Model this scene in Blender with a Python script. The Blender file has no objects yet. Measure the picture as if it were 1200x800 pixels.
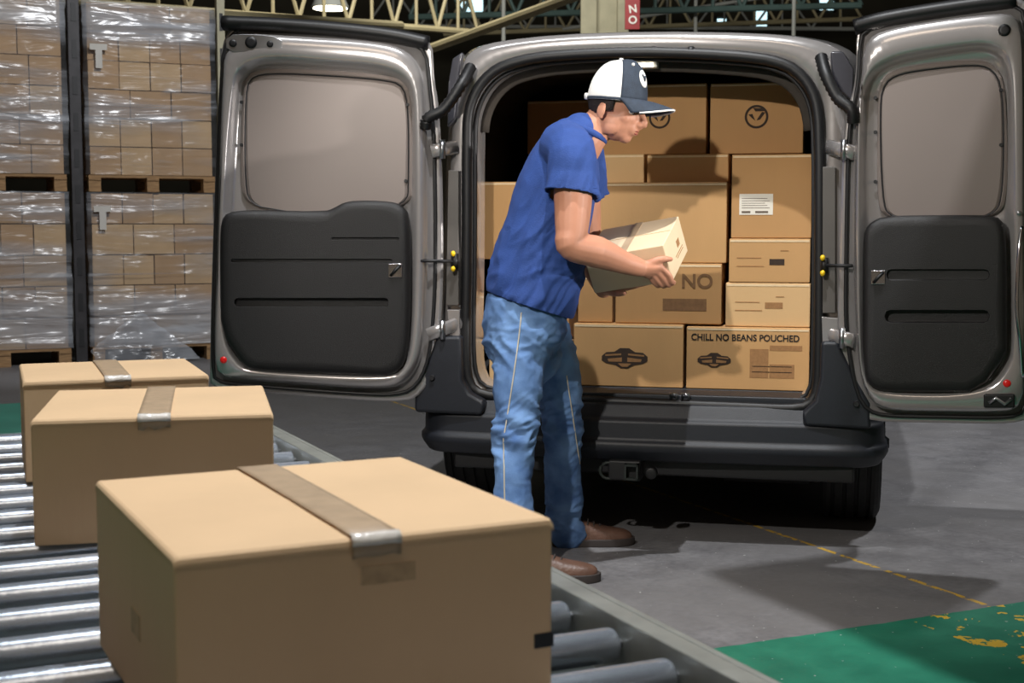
import bpy, bmesh, math, random
from mathutils import Vector, Matrix, noise
R = math.radians
sc = bpy.context.scene
COL = sc.collection
random.seed(7)

# ---------------------------------------------------------------- camera
CAM_H = 1.16
FPX = 1600.0                      # focal length in pixels of the 1200x800 frame
PITCH = math.atan(135.0 / FPX)
cd = bpy.data.cameras.new('camera')
cam = bpy.data.objects.new('camera', cd)
COL.objects.link(cam)
cam.location = (0, 0, CAM_H)
cam.rotation_euler = (math.pi / 2 - PITCH, 0, 0)
cd.sensor_width = 36.0
cd.lens = FPX / 1200 * 36.0
cd.clip_end = 200
cd.dof.use_dof = True
cd.dof.focus_distance = 4.75
cd.dof.aperture_fstop = 7.0
sc.camera = cam

# ---------------------------------------------------------------- world, exposure, lights
w = bpy.data.worlds.new('world')
sc.world = w
w.use_nodes = True
w.node_tree.nodes['Background'].inputs[0].default_value = (1.0, 0.80, 0.60, 1)
w.node_tree.nodes['Background'].inputs[1].default_value = 0.12
sc.view_settings.view_transform = 'Standard'
sc.view_settings.look = 'None'
sc.view_settings.gamma = 1.0
sc.view_settings.use_curve_mapping = False
sc.view_settings.exposure = 0.0

def aim(o, target):
    d = Vector(target) - o.location
    o.rotation_euler = d.to_track_quat('-Z', 'Y').to_euler()

def spot(name, loc, target, power, angle, radius, color=(1, 1, 1), blend=.35):
    l = bpy.data.lights.new(name, 'SPOT')
    l.energy = power; l.spot_size = R(angle); l.spot_blend = blend
    l.shadow_soft_size = radius; l.color = color
    o = bpy.data.objects.new(name, l); COL.objects.link(o)
    o.location = loc; aim(o, target)
    return o

def area(name, loc, target, power, sx, sy, color=(1, 1, 1)):
    l = bpy.data.lights.new(name, 'AREA')
    l.shape = 'RECTANGLE'; l.size = sx; l.size_y = sy; l.energy = power; l.color = color
    o = bpy.data.objects.new(name, l); COL.objects.link(o)
    o.location = loc; aim(o, target)
    return o

# strobe on an unseen boom above the conveyor, shining into the open van
spot('key_strobe', (-0.78, 2.15, 2.42), (0.72, 5.0, 0.92), 215, 66, 0.035, (1.0, 0.95, 0.88), .5)
# second unseen spot across the aisle, cone narrowed to the man's hands and face
spot('spot_across', (3.3, 2.7, 1.75), (0.45, 4.62, 1.34), 600, 17, 0.06, (1.0, 0.96, 0.92), .7)
# high bay lamp over the aisle and unseen lights added as fill
spot('lamp_and_fill_light', (0.25, 3.1, 5.8), (0.25, 3.1, 0), 960, 125, 0.035, (0.97, 0.985, 1.0), .4)
area('lamp_and_fill_light', (-1.2, 3.0, 5.7), (-1.2, 3.0, 0), 80, 2.6, 1.0, (0.95, 0.98, 1.0))  # added light, gives the rollers a bright band and lifts the carton tops
area('lamp_and_fill_light', (-0.9, -0.6, 5.8), (-0.6, 1.2, 0), 30, 2.4, 1.2, (1.0, 0.82, 0.64))  # added warm fill behind the camera, stands for bounce on the carton fronts
spot('lamp_and_fill_light', (3.4, 6.8, 5.8), (2.5, 6.6, 0), 900, 58, 0.15, (0.97, 0.98, 1.0), .6)
spot('lamp_and_fill_light', (-0.4, 6.6, 4.9), (-3.7, 11.9, 1.7), 900, 50, 0.16, (0.95, 0.97, 1.0), .5)  # added spot, placed so the stretch film mirrors it as highlights
area('lamp_and_fill_light', (0, 15, 6.6), (0, 36, 3.5), 480, 5, 1.5, (1.0, 0.98, 0.9))  # added light that brightens the far wall and trusses

# ---------------------------------------------------------------- helpers
def pix(px, py, d):
    """world point on the line of sight of a photo pixel at distance d along +Y"""
    a = (px - 600) / FPX; b = -(py - 400) / FPX
    cp, sp = math.cos(PITCH), math.sin(PITCH)
    v = Vector((a, cp + b * sp, -sp + b * cp))
    return Vector((0, 0, CAM_H)) + v * (d / v.y)

def pix_plane(px, py, o, n):
    q = pix(px, py, 1.0); c = Vector((0, 0, CAM_H)); v = q - c
    return c + v * ((o - c).dot(n) / v.dot(n))

def lin(c):
    return tuple((x / 255 / 12.92) if x / 255 <= .04045 else ((x / 255 + .055) / 1.055) ** 2.4 for x in c)

MATS = {}
def mat(name, rgb, rough=.6, metal=0., var=.0, scale=8., bump=0., bscale=40., aniso=None, coat=0., emit=0., spec=.5, rgb2=None, detail=4):
    """procedural principled material: colour varied by noise, fine relief by noise bump"""
    m = bpy.data.materials.new(name); m.use_nodes = True
    nt = m.node_tree; b = nt.nodes['Principled BSDF']
    c = lin(rgb) + (1,)
    b.inputs['Base Color'].default_value = c
    b.inputs['Roughness'].default_value = rough
    b.inputs['Metallic'].default_value = metal
    b.inputs['Specular IOR Level'].default_value = spec
    b.inputs['Coat Weight'].default_value = coat
    tc = nt.nodes.new('ShaderNodeTexCoord')
    src = tc.outputs['Object']
    if aniso:
        mp = nt.nodes.new('ShaderNodeMapping'); mp.inputs['Scale'].default_value = aniso
        nt.links.new(src, mp.inputs[0]); src = mp.outputs[0]
    if var or rgb2:
        n = nt.nodes.new('ShaderNodeTexNoise'); n.inputs['Scale'].default_value = scale
        n.inputs['Detail'].default_value = detail
        nt.links.new(src, n.inputs['Vector'])
        cr = nt.nodes.new('ShaderNodeValToRGB')
        c2 = lin(rgb2) if rgb2 else c[:3]
        cr.color_ramp.elements[0].position = .3; cr.color_ramp.elements[1].position = .7
        cr.color_ramp.elements[0].color = tuple(x * (1 - var) for x in c[:3]) + (1,)
        cr.color_ramp.elements[1].color = tuple(min(1, x * (1 + var)) for x in c2) + (1,)
        nt.links.new(n.outputs['Fac'], cr.inputs[0])
        nt.links.new(cr.outputs[0], b.inputs['Base Color'])
    if bump:
        n2 = nt.nodes.new('ShaderNodeTexNoise'); n2.inputs['Scale'].default_value = bscale
        n2.inputs['Detail'].default_value = 3
        nt.links.new(src, n2.inputs['Vector'])
        bp = nt.nodes.new('ShaderNodeBump'); bp.inputs['Strength'].default_value = bump
        bp.inputs['Distance'].default_value = .01
        nt.links.new(n2.outputs['Fac'], bp.inputs['Height'])
        nt.links.new(bp.outputs[0], b.inputs['Normal'])
    if emit:
        b.inputs['Emission Color'].default_value = c
        b.inputs['Emission Strength'].default_value = emit
    MATS[name] = m
    return m

def wmat(o):
    """world matrix without waiting for the depsgraph"""
    if o.parent:
        return wmat(o.parent) @ o.matrix_parent_inverse @ o.matrix_basis
    return o.matrix_basis.copy()

def setpar(o, p):
    o.parent = p
    o.matrix_parent_inverse = wmat(p).inverted()

def tag(o, label=None, cat=None, group=None, kind=None):
    if label: o['label'] = label
    if cat: o['category'] = cat
    if group: o['group'] = group
    if kind: o['kind'] = kind
    return o

def empty(name, loc, rz=0., label=None, cat=None, group=None):
    o = bpy.data.objects.new(name, None); COL.objects.link(o)
    o.location = loc; o.rotation_euler = (0, 0, rz)
    o.empty_display_size = .1
    return tag(o, label, cat, group)

def obj(name, data, m=None, parent=None, local=False, smooth=False, bevel=0., seg=2, sub=0, solid=0., angle=35):
    """link a mesh (or (verts, faces)) as one object; world coordinates unless local"""
    if isinstance(data, tuple):
        me = bpy.data.meshes.new(name); me.from_pydata([tuple(v) for v in data[0]], [], [tuple(f) for f in data[1]]); me.update()
    else:
        me = data
    if m is not None and len(me.materials) == 0:
        me.materials.append(MATS[m] if isinstance(m, str) else m)
    o = bpy.data.objects.new(name, me); COL.objects.link(o)
    if parent is not None:
        if local: o.parent = parent
        else: setpar(o, parent)
    if smooth:
        for p in me.polygons: p.use_smooth = True
    if solid:
        s = o.modifiers.new('solid', 'SOLIDIFY'); s.thickness = solid; s.offset = 0
    if bevel:
        bv = o.modifiers.new('bevel', 'BEVEL'); bv.width = bevel; bv.segments = seg; bv.limit_method = 'ANGLE'; bv.angle_limit = R(angle)
        for p in me.polygons: p.use_smooth = True
        wn = o.modifiers.new('wn', 'WEIGHTED_NORMAL'); wn.keep_sharp = False
    if sub:
        s = o.modifiers.new('sub', 'SUBSURF'); s.levels = sub; s.render_levels = sub
    return o

def box(x0, x1, y0, y1, z0, z1, M=None):
    v = [Vector((x, y, z)) for z in (z0, z1) for y in (y0, y1) for x in (x0, x1)]
    if M is not None: v = [M @ p for p in v]
    return v, [(0, 2, 3, 1), (4, 5, 7, 6), (0, 1, 5, 4), (2, 6, 7, 3), (0, 4, 6, 2), (1, 3, 7, 5)]

def join(*ds):
    V, F = [], []
    for v, f in ds:
        k = len(V); V += list(v); F += [tuple(i + k for i in q) for q in f]
    return V, F

def frame_of(d, side=None):
    d = d.normalized()
    s = Vector(side) if side is not None else (Vector((0, 0, 1)) if abs(d.z) < .9 else Vector((1, 0, 0)))
    a = s - d * s.dot(d); a.normalize()
    return a, d.cross(a)

def tube(pts, rad, n=12, side=None, cap=True, closed=False):
    """swept tube; rad: number, list of numbers or list of (a, b) half axes (a along side)"""
    pts = [Vector(p) for p in pts]; V, F = [], []; N = len(pts)
    if not isinstance(rad, (list, tuple)): rad = [rad] * N
    for i, p in enumerate(pts):
        if closed: d = pts[(i + 1) % N] - pts[i - 1]
        else: d = pts[min(i + 1, N - 1)] - pts[max(i - 1, 0)]
        a, b = frame_of(d, side)
        r = rad[i]; ra, rb = (r, r) if not isinstance(r, (list, tuple)) else r
        for k in range(n):
            t = 2 * math.pi * k / n
            V.append(p + a * (ra * math.cos(t)) + b * (rb * math.sin(t)))
    for i in range(N if closed else N - 1):
        j = (i + 1) % N
        for k in range(n):
            F.append((i * n + k, i * n + (k + 1) % n, j * n + (k + 1) % n, j * n + k))
    if cap and not closed:
        F.append(tuple(range(n))[::-1]); F.append(tuple(range((N - 1) * n, N * n)))
    return V, F

def ellipsoid(c, ax, nu=20, nv=12):
    """c centre, ax three axis vectors"""
    V, F = [], []
    for j in range(nv + 1):
        th = math.pi * j / nv
        for i in range(nu):
            ph = 2 * math.pi * i / nu
            V.append(c + ax[0] * (math.sin(th) * math.cos(ph)) + ax[1] * (math.sin(th) * math.sin(ph)) + ax[2] * math.cos(th))
    for j in range(nv):
        for i in range(nu):
            F.append((j * nu + i, (j + 1) * nu + i, (j + 1) * nu + (i + 1) % nu, j * nu + (i + 1) % nu))
    return V, F

def catmull(P, n=6, closed=False):
    P = [Vector(p) for p in P]; N = len(P); out = []
    for i in range(N if closed else N - 1):
        if closed: a, b, c, d = P[i - 1], P[i], P[(i + 1) % N], P[(i + 2) % N]
        else: a, b, c, d = P[max(i - 1, 0)], P[i], P[i + 1], P[min(i + 2, N - 1)]
        for k in range(n):
            t = k / n
            out.append(.5 * ((2 * b) + (c - a) * t + (2 * a - 5 * b + 4 * c - d) * t * t + (3 * b - a - 3 * c + d) * t ** 3))
    if not closed: out.append(P[-1])
    return out

def chaikin(P, it=2):
    for _ in range(it):
        Q = []
        for i in range(len(P)):
            a, b = Vector(P[i]), Vector(P[(i + 1) % len(P)])
            Q += [a * .75 + b * .25, a * .25 + b * .75]
        P = Q
    return P

def polar(P, c, n=120):
    """resample a closed 2D contour by angle about c"""
    P = [Vector(p) for p in P]; c = Vector(c); out = []
    for k in range(n):
        t = 2 * math.pi * k / n; d = Vector((math.cos(t), math.sin(t))); best = None
        for i in range(len(P)):
            a = P[i] - c; e = P[(i + 1) % len(P)] - P[i]
            den = d.x * e.y - d.y * e.x
            if abs(den) < 1e-12: continue
            s = (a.x * e.y - a.y * e.x) / den; u = (a.x * d.y - a.y * d.x) / den
            if s > 0 and -1e-9 <= u <= 1 + 1e-9 and (best is None or s > best): best = s
        out.append(c + d * (best if best else .001))
    return out

def rings(RS, fill_last=True, fill_first=False):
    """bridge a list of equal-length closed rings of 3D points"""
    V, F = [], []; n = len(RS[0])
    for r in RS: V += r
    for i in range(len(RS) - 1):
        for k in range(n):
            F.append((i * n + k, i * n + (k + 1) % n, (i + 1) * n + (k + 1) % n, (i + 1) * n + k))
    if fill_last: F.append(tuple(range((len(RS) - 1) * n, len(RS) * n)))
    if fill_first: F.append(tuple(range(n))[::-1])
    return V, F

def lathe(prof, M, n=24):
    """prof: list of (r, h); M maps local (x,y,z=h) to world"""
    V, F = [], []
    for r, h in prof:
        for k in range(n):
            t = 2 * math.pi * k / n
            V.append(M @ Vector((r * math.cos(t), r * math.sin(t), h)))
    for i in range(len(prof) - 1):
        for k in range(n):
            F.append((i * n + k, i * n + (k + 1) % n, (i + 1) * n + (k + 1) % n, (i + 1) * n + k))
    F.append(tuple(range(n))[::-1]); F.append(tuple(range((len(prof) - 1) * n, len(prof) * n)))
    return V, F

def remesh(data, voxel, smooth_it=4, name='m'):
    """union of overlapping closed shapes as one continuous surface"""
    me = bpy.data.meshes.new(name); me.from_pydata([tuple(v) for v in data[0]], [], [tuple(f) for f in data[1]]); me.update()
    o = bpy.data.objects.new('tmp', me); COL.objects.link(o)
    bm = bmesh.new(); bm.from_mesh(me); bmesh.ops.recalc_face_normals(bm, faces=bm.faces); bm.to_mesh(me); bm.free()
    r = o.modifiers.new('r', 'REMESH'); r.mode = 'VOXEL'; r.voxel_size = voxel
    if smooth_it:
        s = o.modifiers.new('s', 'SMOOTH'); s.factor = .5; s.iterations = smooth_it
    dg = bpy.context.evaluated_depsgraph_get(); dg.update()
    out = bpy.data.meshes.new_from_object(o.evaluated_get(dg))
    bpy.data.objects.remove(o)
    for p in out.polygons: p.use_smooth = True
    return out

def text_mesh(s, size, extr=.0004, font_bold=False, sx=1.):
    c = bpy.data.curves.new('t', 'FONT'); c.body = s; c.size = size; c.extrude = extr
    c.align_x = 'CENTER'; c.align_y = 'CENTER'
    if font_bold: c.offset = size * .022
    o = bpy.data.objects.new('t', c); COL.objects.link(o)
    dg = bpy.context.evaluated_depsgraph_get(); dg.update()
    me = bpy.data.meshes.new_from_object(o.evaluated_get(dg))
    bpy.data.objects.remove(o)
    for v in me.vertices: v.co.x *= sx
    return me

# ---------------------------------------------------------------- materials
mat('cardboard', (198, 154, 102), .82, var=.06, scale=5, bump=.05, bscale=90, aniso=(1, 1, .35))
mat('cardboard_pale', (214, 176, 126), .8, var=.05, scale=5, bump=.05, bscale=90, aniso=(1, 1, .35))
mat('cardboard_light', (222, 198, 164), .8, var=.05, scale=5, bump=.05, bscale=90)
mat('cardboard_tan', (190, 145, 94), .82, var=.06, scale=6, bump=.05, bscale=90, aniso=(1, 1, .35))
mat('cardboard_conveyor', (221, 188, 148), .8, var=.05, scale=4, bump=.06, bscale=70, aniso=(1, 1, .3))
mat('cardboard_edge', (232, 206, 166), .85, var=.06, scale=30)
mat('seam_dark', (70, 46, 26), .9, var=.1)
mat('print_ink', (58, 44, 34), .85, var=.15, scale=60)
mat('print_faint', (158, 116, 74), .85, var=.12, scale=90)
mat('print_mid', (126, 92, 60), .85, var=.15, scale=60)
mat('print_black', (30, 26, 24), .8, var=.1)
mat('label_paper', (235, 228, 214), .7, var=.03)
mat('paper_dull', (196, 192, 184), .8, var=.05)
mat('label_ink', (110, 96, 84), .8, var=.1)
mat('smudge', (190, 162, 126), .8, var=.2, scale=40)
mat('tape', (176, 152, 124), .5, var=.12, scale=25, bump=.15, bscale=60)
mat('tape_glint', (228, 222, 214), .18, var=.08, scale=30, bump=.3, bscale=60)
mat('tape_black', (22, 22, 24), .5, var=.1)
mat('paint_silver', (174, 170, 169), .2, .55, var=.02, scale=3, coat=.9)
mat('panel_grey', (128, 118, 113), .45, .25, var=.03, scale=2.5)
mat('trim_black', (20, 19, 20), .5, var=.08, scale=120, bump=.25, bscale=500)
mat('trim_dark', (26, 26, 28), .55, var=.1, scale=60)
mat('bumper_black', (28, 31, 38), .5, var=.08, scale=60, bump=.12, bscale=400)
mat('rubber', (16, 16, 18), .5, var=.1, scale=30)
mat('tyre', (34, 34, 35), .7, var=.15, scale=40)
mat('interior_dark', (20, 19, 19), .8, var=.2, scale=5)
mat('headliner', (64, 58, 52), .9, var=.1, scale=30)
mat('jamb_grey', (84, 80, 76), .5, var=.08)
mat('steel', (170, 172, 176), .28, .95, var=.06, scale=30)
mat('chrome', (205, 206, 210), .12, 1., var=.03)
mat('roller_steel', (206, 216, 230), .27, .75, var=.08, scale=14, bump=.06, bscale=120)
mat('rail_steel', (150, 152, 146), .45, .4, var=.15, scale=12)
mat('frame_dark', (44, 50, 48), .6, .2, var=.2, scale=8)
mat('plate_green', (34, 92, 78), .6, var=.12, scale=6)
mat('red_reflector', (200, 22, 20), .3, var=.05, emit=.12)
mat('yellow_plastic', (236, 196, 24), .4, var=.05)
mat('lens_smoke', (66, 66, 72), .15, var=.05, coat=.5)
mat('wood_pallet', (150, 118, 82), .85, var=.25, scale=12, aniso=(1, 8, 8))
mat('post_dark', (52, 50, 52), .55, .2, var=.35, scale=9)
mat('post_cream', (178, 172, 146), .7, var=.12, scale=4)
mat('beam_cream', (180, 167, 130), .6, var=.12, scale=3)
mat('beam_teal', (84, 108, 104), .6, var=.15, scale=3)
mat('beam_white', (190, 192, 186), .6, var=.1, scale=3)
mat('cardboard_load', (172, 140, 104), .85, var=.07, scale=5)
mat('cardboard_load_pale', (188, 158, 120), .85, var=.07, scale=5)
mat('wall_dark', (66, 62, 50), .9, var=.3, scale=.7)
mat('roof_dark', (46, 46, 44), .9, var=.25, scale=.6)
mat('sign_red', (150, 26, 34), .5, var=.1)
mat('sign_white', (235, 232, 226), .5, var=.03)
mat('lamp_glow', (255, 244, 214), .4, emit=9.)
mat('window_glow', (200, 236, 246), .4, emit=1.6)
# ================================================================ the setting
GA = R(24.7)                                     # the hall's grid is turned against the line of sight
GS = Vector((-math.sin(GA), math.cos(GA), 0))    # along the conveyor, away
GT = Vector((math.cos(GA), math.sin(GA), 0))     # across, to the right and away

def floor_material():
    m = bpy.data.materials.new('floor_concrete'); m.use_nodes = True
    nt = m.node_tree; L = nt.links; b = nt.nodes['Principled BSDF']
    N = nt.nodes.new
    tc = N('ShaderNodeTexCoord'); mp = N('ShaderNodeMapping'); mp.inputs['Rotation'].default_value = (0, 0, -GA)
    L.new(tc.outputs['Object'], mp.inputs[0])
    sx = N('ShaderNodeSeparateXYZ'); L.new(mp.outputs[0], sx.inputs[0])     # x across (t), y along (s)
    def noise_(scale, detail=5, rough=.6):
        n = N('ShaderNodeTexNoise'); n.inputs['Scale'].default_value = scale; n.inputs['Detail'].default_value = detail
        n.inputs['Roughness'].default_value = rough; L.new(mp.outputs[0], n.inputs['Vector']); return n.outputs['Fac']
    def math_(op, a, bb=None, c=None):
        n = N('ShaderNodeMath'); n.operation = op
        for i, v in enumerate((a, bb, c)):
            if v is None: continue
            if isinstance(v, (int, float)): n.inputs[i].default_value = v
            else: L.new(v, n.inputs[i])
        return n.outputs[0]
    def mix(f, c1, c2):
        n = N('ShaderNodeMix'); n.data_type = 'RGBA'
        L.new(f, n.inputs['Factor'])
        for s, c in (('A', c1), ('B', c2)):
            sk = [q for q in n.inputs if q.name == s and q.type == 'RGBA'][0]
            if isinstance(c, tuple): sk.default_value = lin(c) + (1,)
            else: L.new(c, sk)
        return [q for q in n.outputs if q.type == 'RGBA'][0]
    def ramp(v, lo, hi):
        n = N('ShaderNodeMapRange'); n.inputs['From Min'].default_value = lo; n.inputs['From Max'].default_value = hi
        L.new(v, n.inputs['Value']); return n.outputs[0]
    fine, mid, big = noise_(38), noise_(6), noise_(1.3)
    conc = mix(ramp(math_('ADD', math_('MULTIPLY', fine, .5), math_('MULTIPLY', mid, .5)), .35, .65), (92, 91, 94), (132, 131, 133))
    conc = mix(ramp(big, .35, .7), conc, (112, 110, 110))
    green = mix(ramp(mid, .3, .7), (27, 106, 84), (40, 128, 101))
    wob = math_('MULTIPLY', math_('SUBTRACT', mid, .5), .03)
    gm = math_('LESS_THAN', math_('ADD', sx.outputs['Y'], wob), 3.11)
    col = mix(gm, conc, green)
    # worn yellow line along the grid, broken by noise
    dist = math_('ABSOLUTE', math_('SUBTRACT', math_('ADD', sx.outputs['X'], math_('MULTIPLY', wob, .25)), 3.045))
    line = math_('LESS_THAN', dist, .010)
    line = math_('MULTIPLY', line, math_('GREATER_THAN', noise_(22), .47))
    line = math_('MULTIPLY', line, math_('SUBTRACT', 1., gm))
    col = mix(line, col, (196, 158, 62))
    # yellow scraps of old paint on the green field near the line
    near = math_('LESS_THAN', math_('ABSOLUTE', math_('SUBTRACT', sx.outputs['X'], 3.04)), .32)
    scr = math_('MULTIPLY', math_('GREATER_THAN', noise_(9, 3), .56), math_('MULTIPLY', near, gm))
    scr = math_('MULTIPLY', scr, math_('GREATER_THAN', noise_(30, 2), .44))
    col = mix(scr, col, (206, 170, 52))
    # chips of white dust
    chip = math_('GREATER_THAN', noise_(55, 1), .76)
    col = mix(chip, col, (186, 188, 184))
    L.new(col, b.inputs['Base Color'])
    L.new(math_('ADD', math_('MULTIPLY', mid, .25), .38), b.inputs['Roughness'])
    bp = N('ShaderNodeBump'); bp.inputs['Strength'].default_value = .12; bp.inputs['Distance'].default_value = .01
    L.new(fine, bp.inputs['Height']); L.new(bp.outputs[0], b.inputs['Normal'])
    return m

tag(obj('floor', box(-22, 22, -4, 38, -.2, 0), floor_material()), kind='structure')
tag(obj('ceiling', box(-22, 22, -4, 38, 8.0, 8.2), 'roof_dark'), kind='structure')
tag(obj('wall_back', box(-22, 22, 37, 37.3, 0, 8), 'wall_dark'), kind='structure')
tag(obj('wall_left', box(-22.3, -22, -4, 37.3, 0, 8), 'wall_dark'), kind='structure')
tag(obj('wall_right', box(22, 22.3, -4, 37.3, 0, 8), 'wall_dark'), kind='structure')

# unseen slab added above the picture; it shades the floor by the right door
q0 = Vector((.43, 3.72, 0)); DM = Matrix.Translation(q0) @ Matrix.Rotation(GA, 4, 'Z')
shade_slab = tag(obj('ceiling_shade_slab', box(0, 3.8, -1.9, 0, 3.2, 3.32, DM), 'rail_steel', bevel=.01), kind='structure')
for x in (.2, 1.9, 3.6):
    obj('hanger_rod', join(box(x - .01, x + .01, -.05, -.03, 3.32, 8, DM), box(x - .01, x + .01, -1.87, -1.85, 3.32, 8, DM)), 'steel', shade_slab)

# steelwork under the roof: bars between photographed directions at their own distance
def bar(name, a, b, half, m, parent=None, d2=None):
    A = pix(*a); B = pix(*b); return obj(name, tube([A, B], [(half[0], half[1])] * 2, 4 if half[0] != half[1] else 10), m, parent)

def beam_thing(name, label, cat, m, segs, group=None):
    A = pix(*segs[0][0])
    e = empty(name, A, 0, label, cat, group)
    for nm, a, b, r in segs:
        obj(nm, tube([pix(*a), pix(*b)], r, 8), m, e)
    return e
def truss(name, label, m, chord0, chord1, depth, n, r, group=None):
    """a lattice girder between two points with a raised upper chord"""
    A, B = pix(*chord0), pix(*chord1); up = Vector((0, 0, depth))
    e = empty(name, A, 0, label, 'truss', group)
    obj('lower_chord', tube([A, B], r, 8), m, e); obj('upper_chord', tube([A + up, B + up], r, 8), m, e)
    for i in range(n):
        p = A.lerp(B, i / n); q = A.lerp(B, (i + .5) / n); s = A.lerp(B, (i + 1) / n)
        obj('diagonal', tube([p, q + up], r * .6, 6), m, e); obj('diagonal', tube([q + up, s], r * .6, 6), m, e)
        obj('vertical', tube([q, q + up], r * .55, 6), m, e)
    return e
truss('roof_truss', 'cream lattice roof truss above the wrapped pallet loads', 'beam_cream', (70, 0, 15.), (560, 38, 20.), 1.1, 8, .045)
truss('roof_truss', 'teal lattice roof truss behind the cream beam above the van', 'beam_teal', (480, 20, 27.), (1010, 6, 25.), 1.2, 8, .06)
truss('roof_truss', 'pale lattice roof truss far behind the van roof', 'beam_white', (430, 30, 33.), (1020, 34, 31.), .9, 9, .045)
o = obj('brace_beam', tube([pix(496, 60, 17), pix(700, -14, 15)], .06, 10), 'beam_cream'); tag(o, 'slanting cream pipe brace rising behind the open left van door', 'beam')
o = obj('brace_beam', tube([pix(660, 34, 29), pix(1000, -20, 26)], .035, 8), 'beam_white'); tag(o, 'thin pale slanting brace above the van roof', 'beam')
truss('roof_truss', 'cream lattice roof truss below the far daylight panes', 'beam_cream', (520, 40, 30.), (1010, 22, 29.), .8, 10, .05)
o = obj('service_pipe', tube([pix(236, 17, 13.5), pix(470, 30, 15.8)], .05, 10), 'beam_cream'); tag(o, 'cream service pipe running just above the open left van door', 'pipe')
for k, (px, d, lb) in enumerate([(590, 24, 'thin pale drop rod left of the cream column'), (815, 26, 'thin pale drop rod right of the red sign'), (930, 24, 'thin pale drop rod near the right end of the van roof')]):
    p = pix(px, 40, d); o = obj('drop_rod', tube([Vector((p.x, d, p.z - .6)), Vector((p.x, d, 8))], .035, 8), 'beam_white'); tag(o, lb, 'rod')
# hall column with flange plate
e = empty('hall_column', (pix(708, 20, 22).x, 22, 0), 0, 'cream hall column rising behind the van roof', 'column')
cx = pix(708, 20, 22).x
obj('web', box(cx - .36, cx + .36, 22, 22.25, 0, 8), 'post_cream', e, bevel=.02)
obj('flange', box(cx - .38, cx - .12, 21.86, 22, 0, 8), 'post_cream', e, bevel=.02)
obj('flange', box(cx + .2, cx + .38, 21.86, 22, 0, 8), 'post_cream', e, bevel=.02)
# red hanging sign
p = pix(741, 16, 20.5)
e = empty('hanging_sign', p, 0, 'narrow red sign with white letters beside the cream column', 'sign')
obj('board', box(p.x - .11, p.x + .11, 20.48, 20.52, p.z - .23, p.z + .32), 'sign_red', e, bevel=.005)
me = text_mesh('O', .16, .003, True)
for s, dz in (('O', -.1), ('N', .06)):
    o = obj('letter', text_mesh(s, .16, .003, True), 'sign_white', e, local=True)
    o.rotation_euler = (R(90), R(-8), 0); o.location = (0.005, -.03, dz)
obj('hanger_rod', tube([p + Vector((0, 0, .32)), p + Vector((0, 0, 3.0))], .012, 6), 'beam_white', e)
# ceiling lamps
def high_bay(px, py, d, r, label):
    p = pix(px, py, d)
    e = empty('ceiling_lamp', p, 0, label, 'lamp', 'high bay ceiling lamps')
    M = Matrix.Translation(p)
    obj('reflector', lathe([(r * 1.04, -.02), (r * 1.06, 0), (r * .8, .16), (r * .4, .3), (.09, .34), (.09, .55), (.02, .56)], M, 28), 'beam_white', e, smooth=True)
    obj('glowing_disc', lathe([(r * .2, -.035), (r * .96, -.03), (r * .96, -.015), (r * .2, -.012)], M, 28), 'lamp_glow', e)
    obj('hanger_rod', tube([p + Vector((0, 0, .5)), Vector((p.x, p.y, 8.0))], .015, 6), 'beam_white', e)
high_bay(387, 8, 22, .28, 'glowing round ceiling lamp above the open left van door')
# far wall windows and light strips
for i, (x0, x1, y0, y1, lab) in enumerate([(536, 566, -6, 14, 'pale daylight pane above the slanting cream brace'), (840, 851, 22, 34, 'smallest pale daylight pane just above the van roof'),
                                    (884, 899, 8, 33, 'upright pale daylight pane above the van roof'), (960, 977, -12, 12, 'pale daylight pane beside the open right van door')]):
    a = pix(x0, y1, 36.9); c = pix(x1, y0, 36.9)
    e = empty('window_%d' % (i + 1), (a.x, 36.9, a.z)); tag(e, kind='structure')
    obj('pane', box(a.x, c.x, 36.9, 36.93, a.z, c.z), 'window_glow', e)
    fr = .05
    obj('window_frame', join(box(a.x - fr, a.x, 36.86, 36.98, a.z - fr, c.z + fr), box(c.x, c.x + fr, 36.86, 36.98, a.z - fr, c.z + fr),
                             box(a.x - fr, c.x + fr, 36.86, 36.98, a.z - fr, a.z), box(a.x - fr, c.x + fr, 36.86, 36.98, c.z, c.z + fr)), 'beam_teal', e)

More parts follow.
